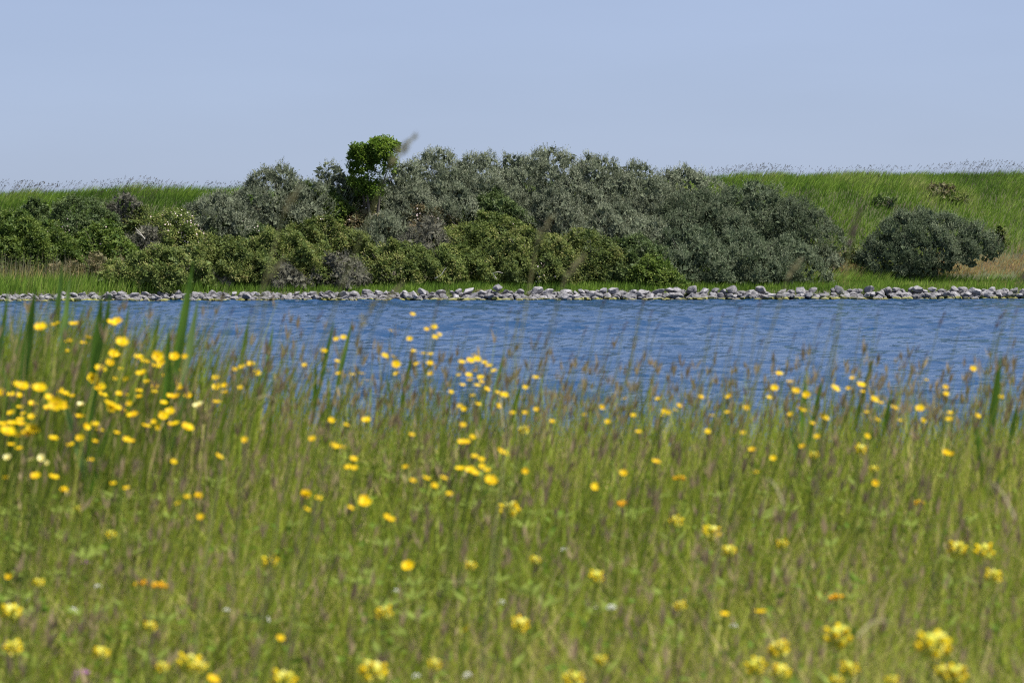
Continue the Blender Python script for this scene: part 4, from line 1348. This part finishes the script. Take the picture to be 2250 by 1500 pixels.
for px, py, spx in rat:
    d = flower_depth(py, spx, .036, .27, .50, 2.9, 6.5)
    x, y, z = at(px, py, d)
    L = float(np.clip(spx * d / FPX * 1.06, .019, .048))
    gz = float(terrain(x, d))
    H = max(z - gz - L * .5, .06)
    side = "left" if px < 750 else ("middle" if px < 1500 else "right")
    if py < 1200: lb, gp = "pale yellow rattle spike in mid meadow, %s third" % side, "yellow rattle further back, %s third" % side
    elif py > 1350: lb, gp = "plump yellow rattle spike at the bottom edge, %s third" % side, "nearest yellow rattle, %s third" % side
    else: lb, gp = "yellow rattle spike in the lower meadow grass, %s third" % side, "yellow rattle of the lower meadow, %s third" % side
    root = thing("yellow_rattle", (x - .02, d, gz), lb, "flower", gp)
    g = stem_lean(.02, H, .0018)
    obj("stem", g, None, root)
    obj("flower_spike", RM[int(rf.integers(4))], None, root, (.02, 0, H), (rf.normal(0, .12), rf.normal(.05, .12), rf.uniform(0, 6.28)), (L * .8, L * .8, L * .8))
    obj("leaf_whorl", RLEAF, None, root, (.014, 0, H * .8), (0, 0, rf.uniform(0, 3)))
    obj("leaf_whorl", RLEAF, None, root, (.006, 0, H * .5), (0, 0, rf.uniform(0, 3)))

def cluster_mesh(name, n, mat, flat, seed):
    r = np.random.default_rng(seed)
    g = Geo()
    for k in range(n):
        a = 2.4 * k
        rr = math.sqrt((k + .3) / n)
        p = np.array([rr * math.cos(a), rr * math.sin(a), (1 - rr ** 2) * flat])
        dv = unit(np.array([p[0], p[1], .55]))
        g.tube(np.array([p - dv * .2, p, p + dv * .3, p + dv * .42]), np.array([.08, .24, .24, .08]) * (1.3 if n < 10 else .8), 5, var=r.random())
    me = g.mesh(name, True)
    me.materials.append(mat)
    return me
TM = cluster_mesh("flower_head", 7, M['trefoil'], .25, 1)
CM = cluster_mesh("flower_head", 26, M['clover'], .9, 2)
def small(name, mesh, px, py, spx, real, lb, cat, gp, hmin=.12, hmax=.42):
    d = flower_depth(py, spx, real, hmin, hmax, 3.2, 7.5)
    x, y, z = at(px, py, d)
    gz = float(terrain(x, d))
    H = max(z - gz, .05)
    s = spx * d / FPX * .5
    root = thing(name, (x - .02, d, gz), lb, cat, gp)
    obj("stem", stem_lean(.02, H, .0014), None, root)
    obj("flower_head", mesh, None, root, (.02, 0, H), (rf.normal(.2, .2), rf.normal(0, .2), rf.uniform(0, 6)), (s, s, s))
    obj("leaf_whorl", RLEAF, None, root, (.012, 0, H * .6), (0, 0, 1))
for px, py, s, lb in [(310, 1282, 26, "orange trefoil head, left end of the orange row in the lower left grass"), (330, 1284, 24, "orange trefoil head in the middle of the orange row, lower left"), (350, 1288, 30, "orange trefoil head, right end of the orange row, lower left"),
                      (1125 + 242, 1108, 25, "orange trefoil head in the middle of the meadow, right of centre"), (1125 + 685, 1314, 26, "orange trefoil head left of a pair in the lower right grass"), (1125 + 710, 1314, 28, "orange trefoil head right of a pair in the lower right grass"),
                      (1125 + 892, 1106, 22, "orange trefoil head left of a pair at the right, mid meadow"), (1125 + 908, 1108, 20, "orange trefoil head right of a pair at the right, mid meadow"), (1125 + 368, 1052, 24, "orange trefoil head beyond the others, right of centre")]:
    small("trefoil", TM, px, py, s, .020, lb, "flower", "orange trefoil heads")
M['white'] = leaf_mat("white_glint_head", [(0, (.62, .62, .52)), (1, (.80, .80, .74))], .2, .6, .2, 0)  # white for heads that stand in for blurred specular specks in the grass
WM = cluster_mesh("flower_head", 20, M['white'], .8, 5)
for px, py, s in [(160, 1342, 15), (584, 1361, 15), (498, 1342, 12), (215, 1290, 13), (915, 1487, 15), (1027, 1485, 16), (1102, 1325, 14), (1343, 1338, 18), (1312, 1340, 14), (1650, 1143, 11), (1612, 1377, 14), (1239, 1209, 13), (60, 1322, 13), (870, 1300, 12)]:
    small("white_glint", WM, px, py, s, .012, "white flower-shaped glint low in the lower meadow", "flower", "white flower-shaped glints", .16, .30)
def dry_stalk(a, b, d0, d1, lb):
    p0, p1 = np.array(at(*a, d0)), np.array(at(*b, d1))
    lo = p0 if p0[2] < p1[2] else p1
    base = np.array([lo[0], lo[1], float(terrain(lo[0], lo[1]))])
    root = thing("dry_stalk", tuple(base), lb, "stalk", "fallen dry stalks in the meadow")
    g = Geo()
    t = np.linspace(0, 1, 6)[:, None]
    hi = p1 if lo is p0 else p0
    pts = lo + (hi - lo) * t + np.array([0, 0, .012]) * np.sin(3.14 * t)
    g.tube(pts - base, np.array([.0016, .0015, .0014, .0013, .001, .0006]), 5)
    obj("stalk", g.mesh("stalk", True), M['head_straw'], root)
dry_stalk((1722, 1110), (1680, 1050), 4.7, 4.9, "pale dry stalk slanting in the mid meadow, right of centre")
dry_stalk((1885, 1398), (1960, 1375), 3.5, 3.6, "pale dry stalk lying level above the lower right rattle")
dry_stalk((2230, 1140), (2175, 1060), 4.5, 4.7, "thin dry stalk slanting near the right edge of the meadow")
0 and dry_stalk((1290, 1400), (1245, 1290), 3.6, 3.7, "dull dry stalk slanting in the lower middle grass")
dry_stalk((1105, 940), (1098, 870), 6.4, 6.5, "short tan dry stalk standing right of the dense centre cluster")
dry_stalk((560, 880), (610, 885), 6.0, 6.1, "pale dry stalk lying level left of centre at the meadow edge")
for px, py, s, lb in [(180, 1487, 30, "purple clover head at the bottom left edge of the picture"), (36, 1256, 22, "purple clover head beside a buttercup near the left edge"), (190, 1243, 22, "dull purple clover head in the lower left grass")]:
    small("purple_clover", CM, px, py, s, .020, lb, "flower", "purple clover heads")

# ------------------------------------------------------------------ tell the look-alikes of each patch apart by their order
ONES = "first second third fourth fifth sixth seventh eighth ninth tenth eleventh twelfth thirteenth fourteenth fifteenth sixteenth seventeenth eighteenth nineteenth".split()
TENS = {2: ("twentieth", "twenty"), 3: ("thirtieth", "thirty"), 4: ("fortieth", "forty"), 5: ("fiftieth", "fifty")}
def ordinal(n):
    if n < 20: return ONES[n - 1]
    return TENS[n // 10][0] if n % 10 == 0 else TENS[n // 10][1] + "-" + ONES[n % 10 - 1]
same = {}
for o in bpy.data.objects:
    if o.parent is None and "category" in o and o["category"] in ("flower", "grass") and "group" in o:
        same.setdefault(o["label"], []).append(o)
for lb, os_ in same.items():
    if len(os_) < 2: continue
    os_.sort(key=lambda o: o.location.x / o.location.y)
    for k, o in enumerate(os_):
        o["label"] = "%s, %s from its left" % (lb, ordinal(k + 1))
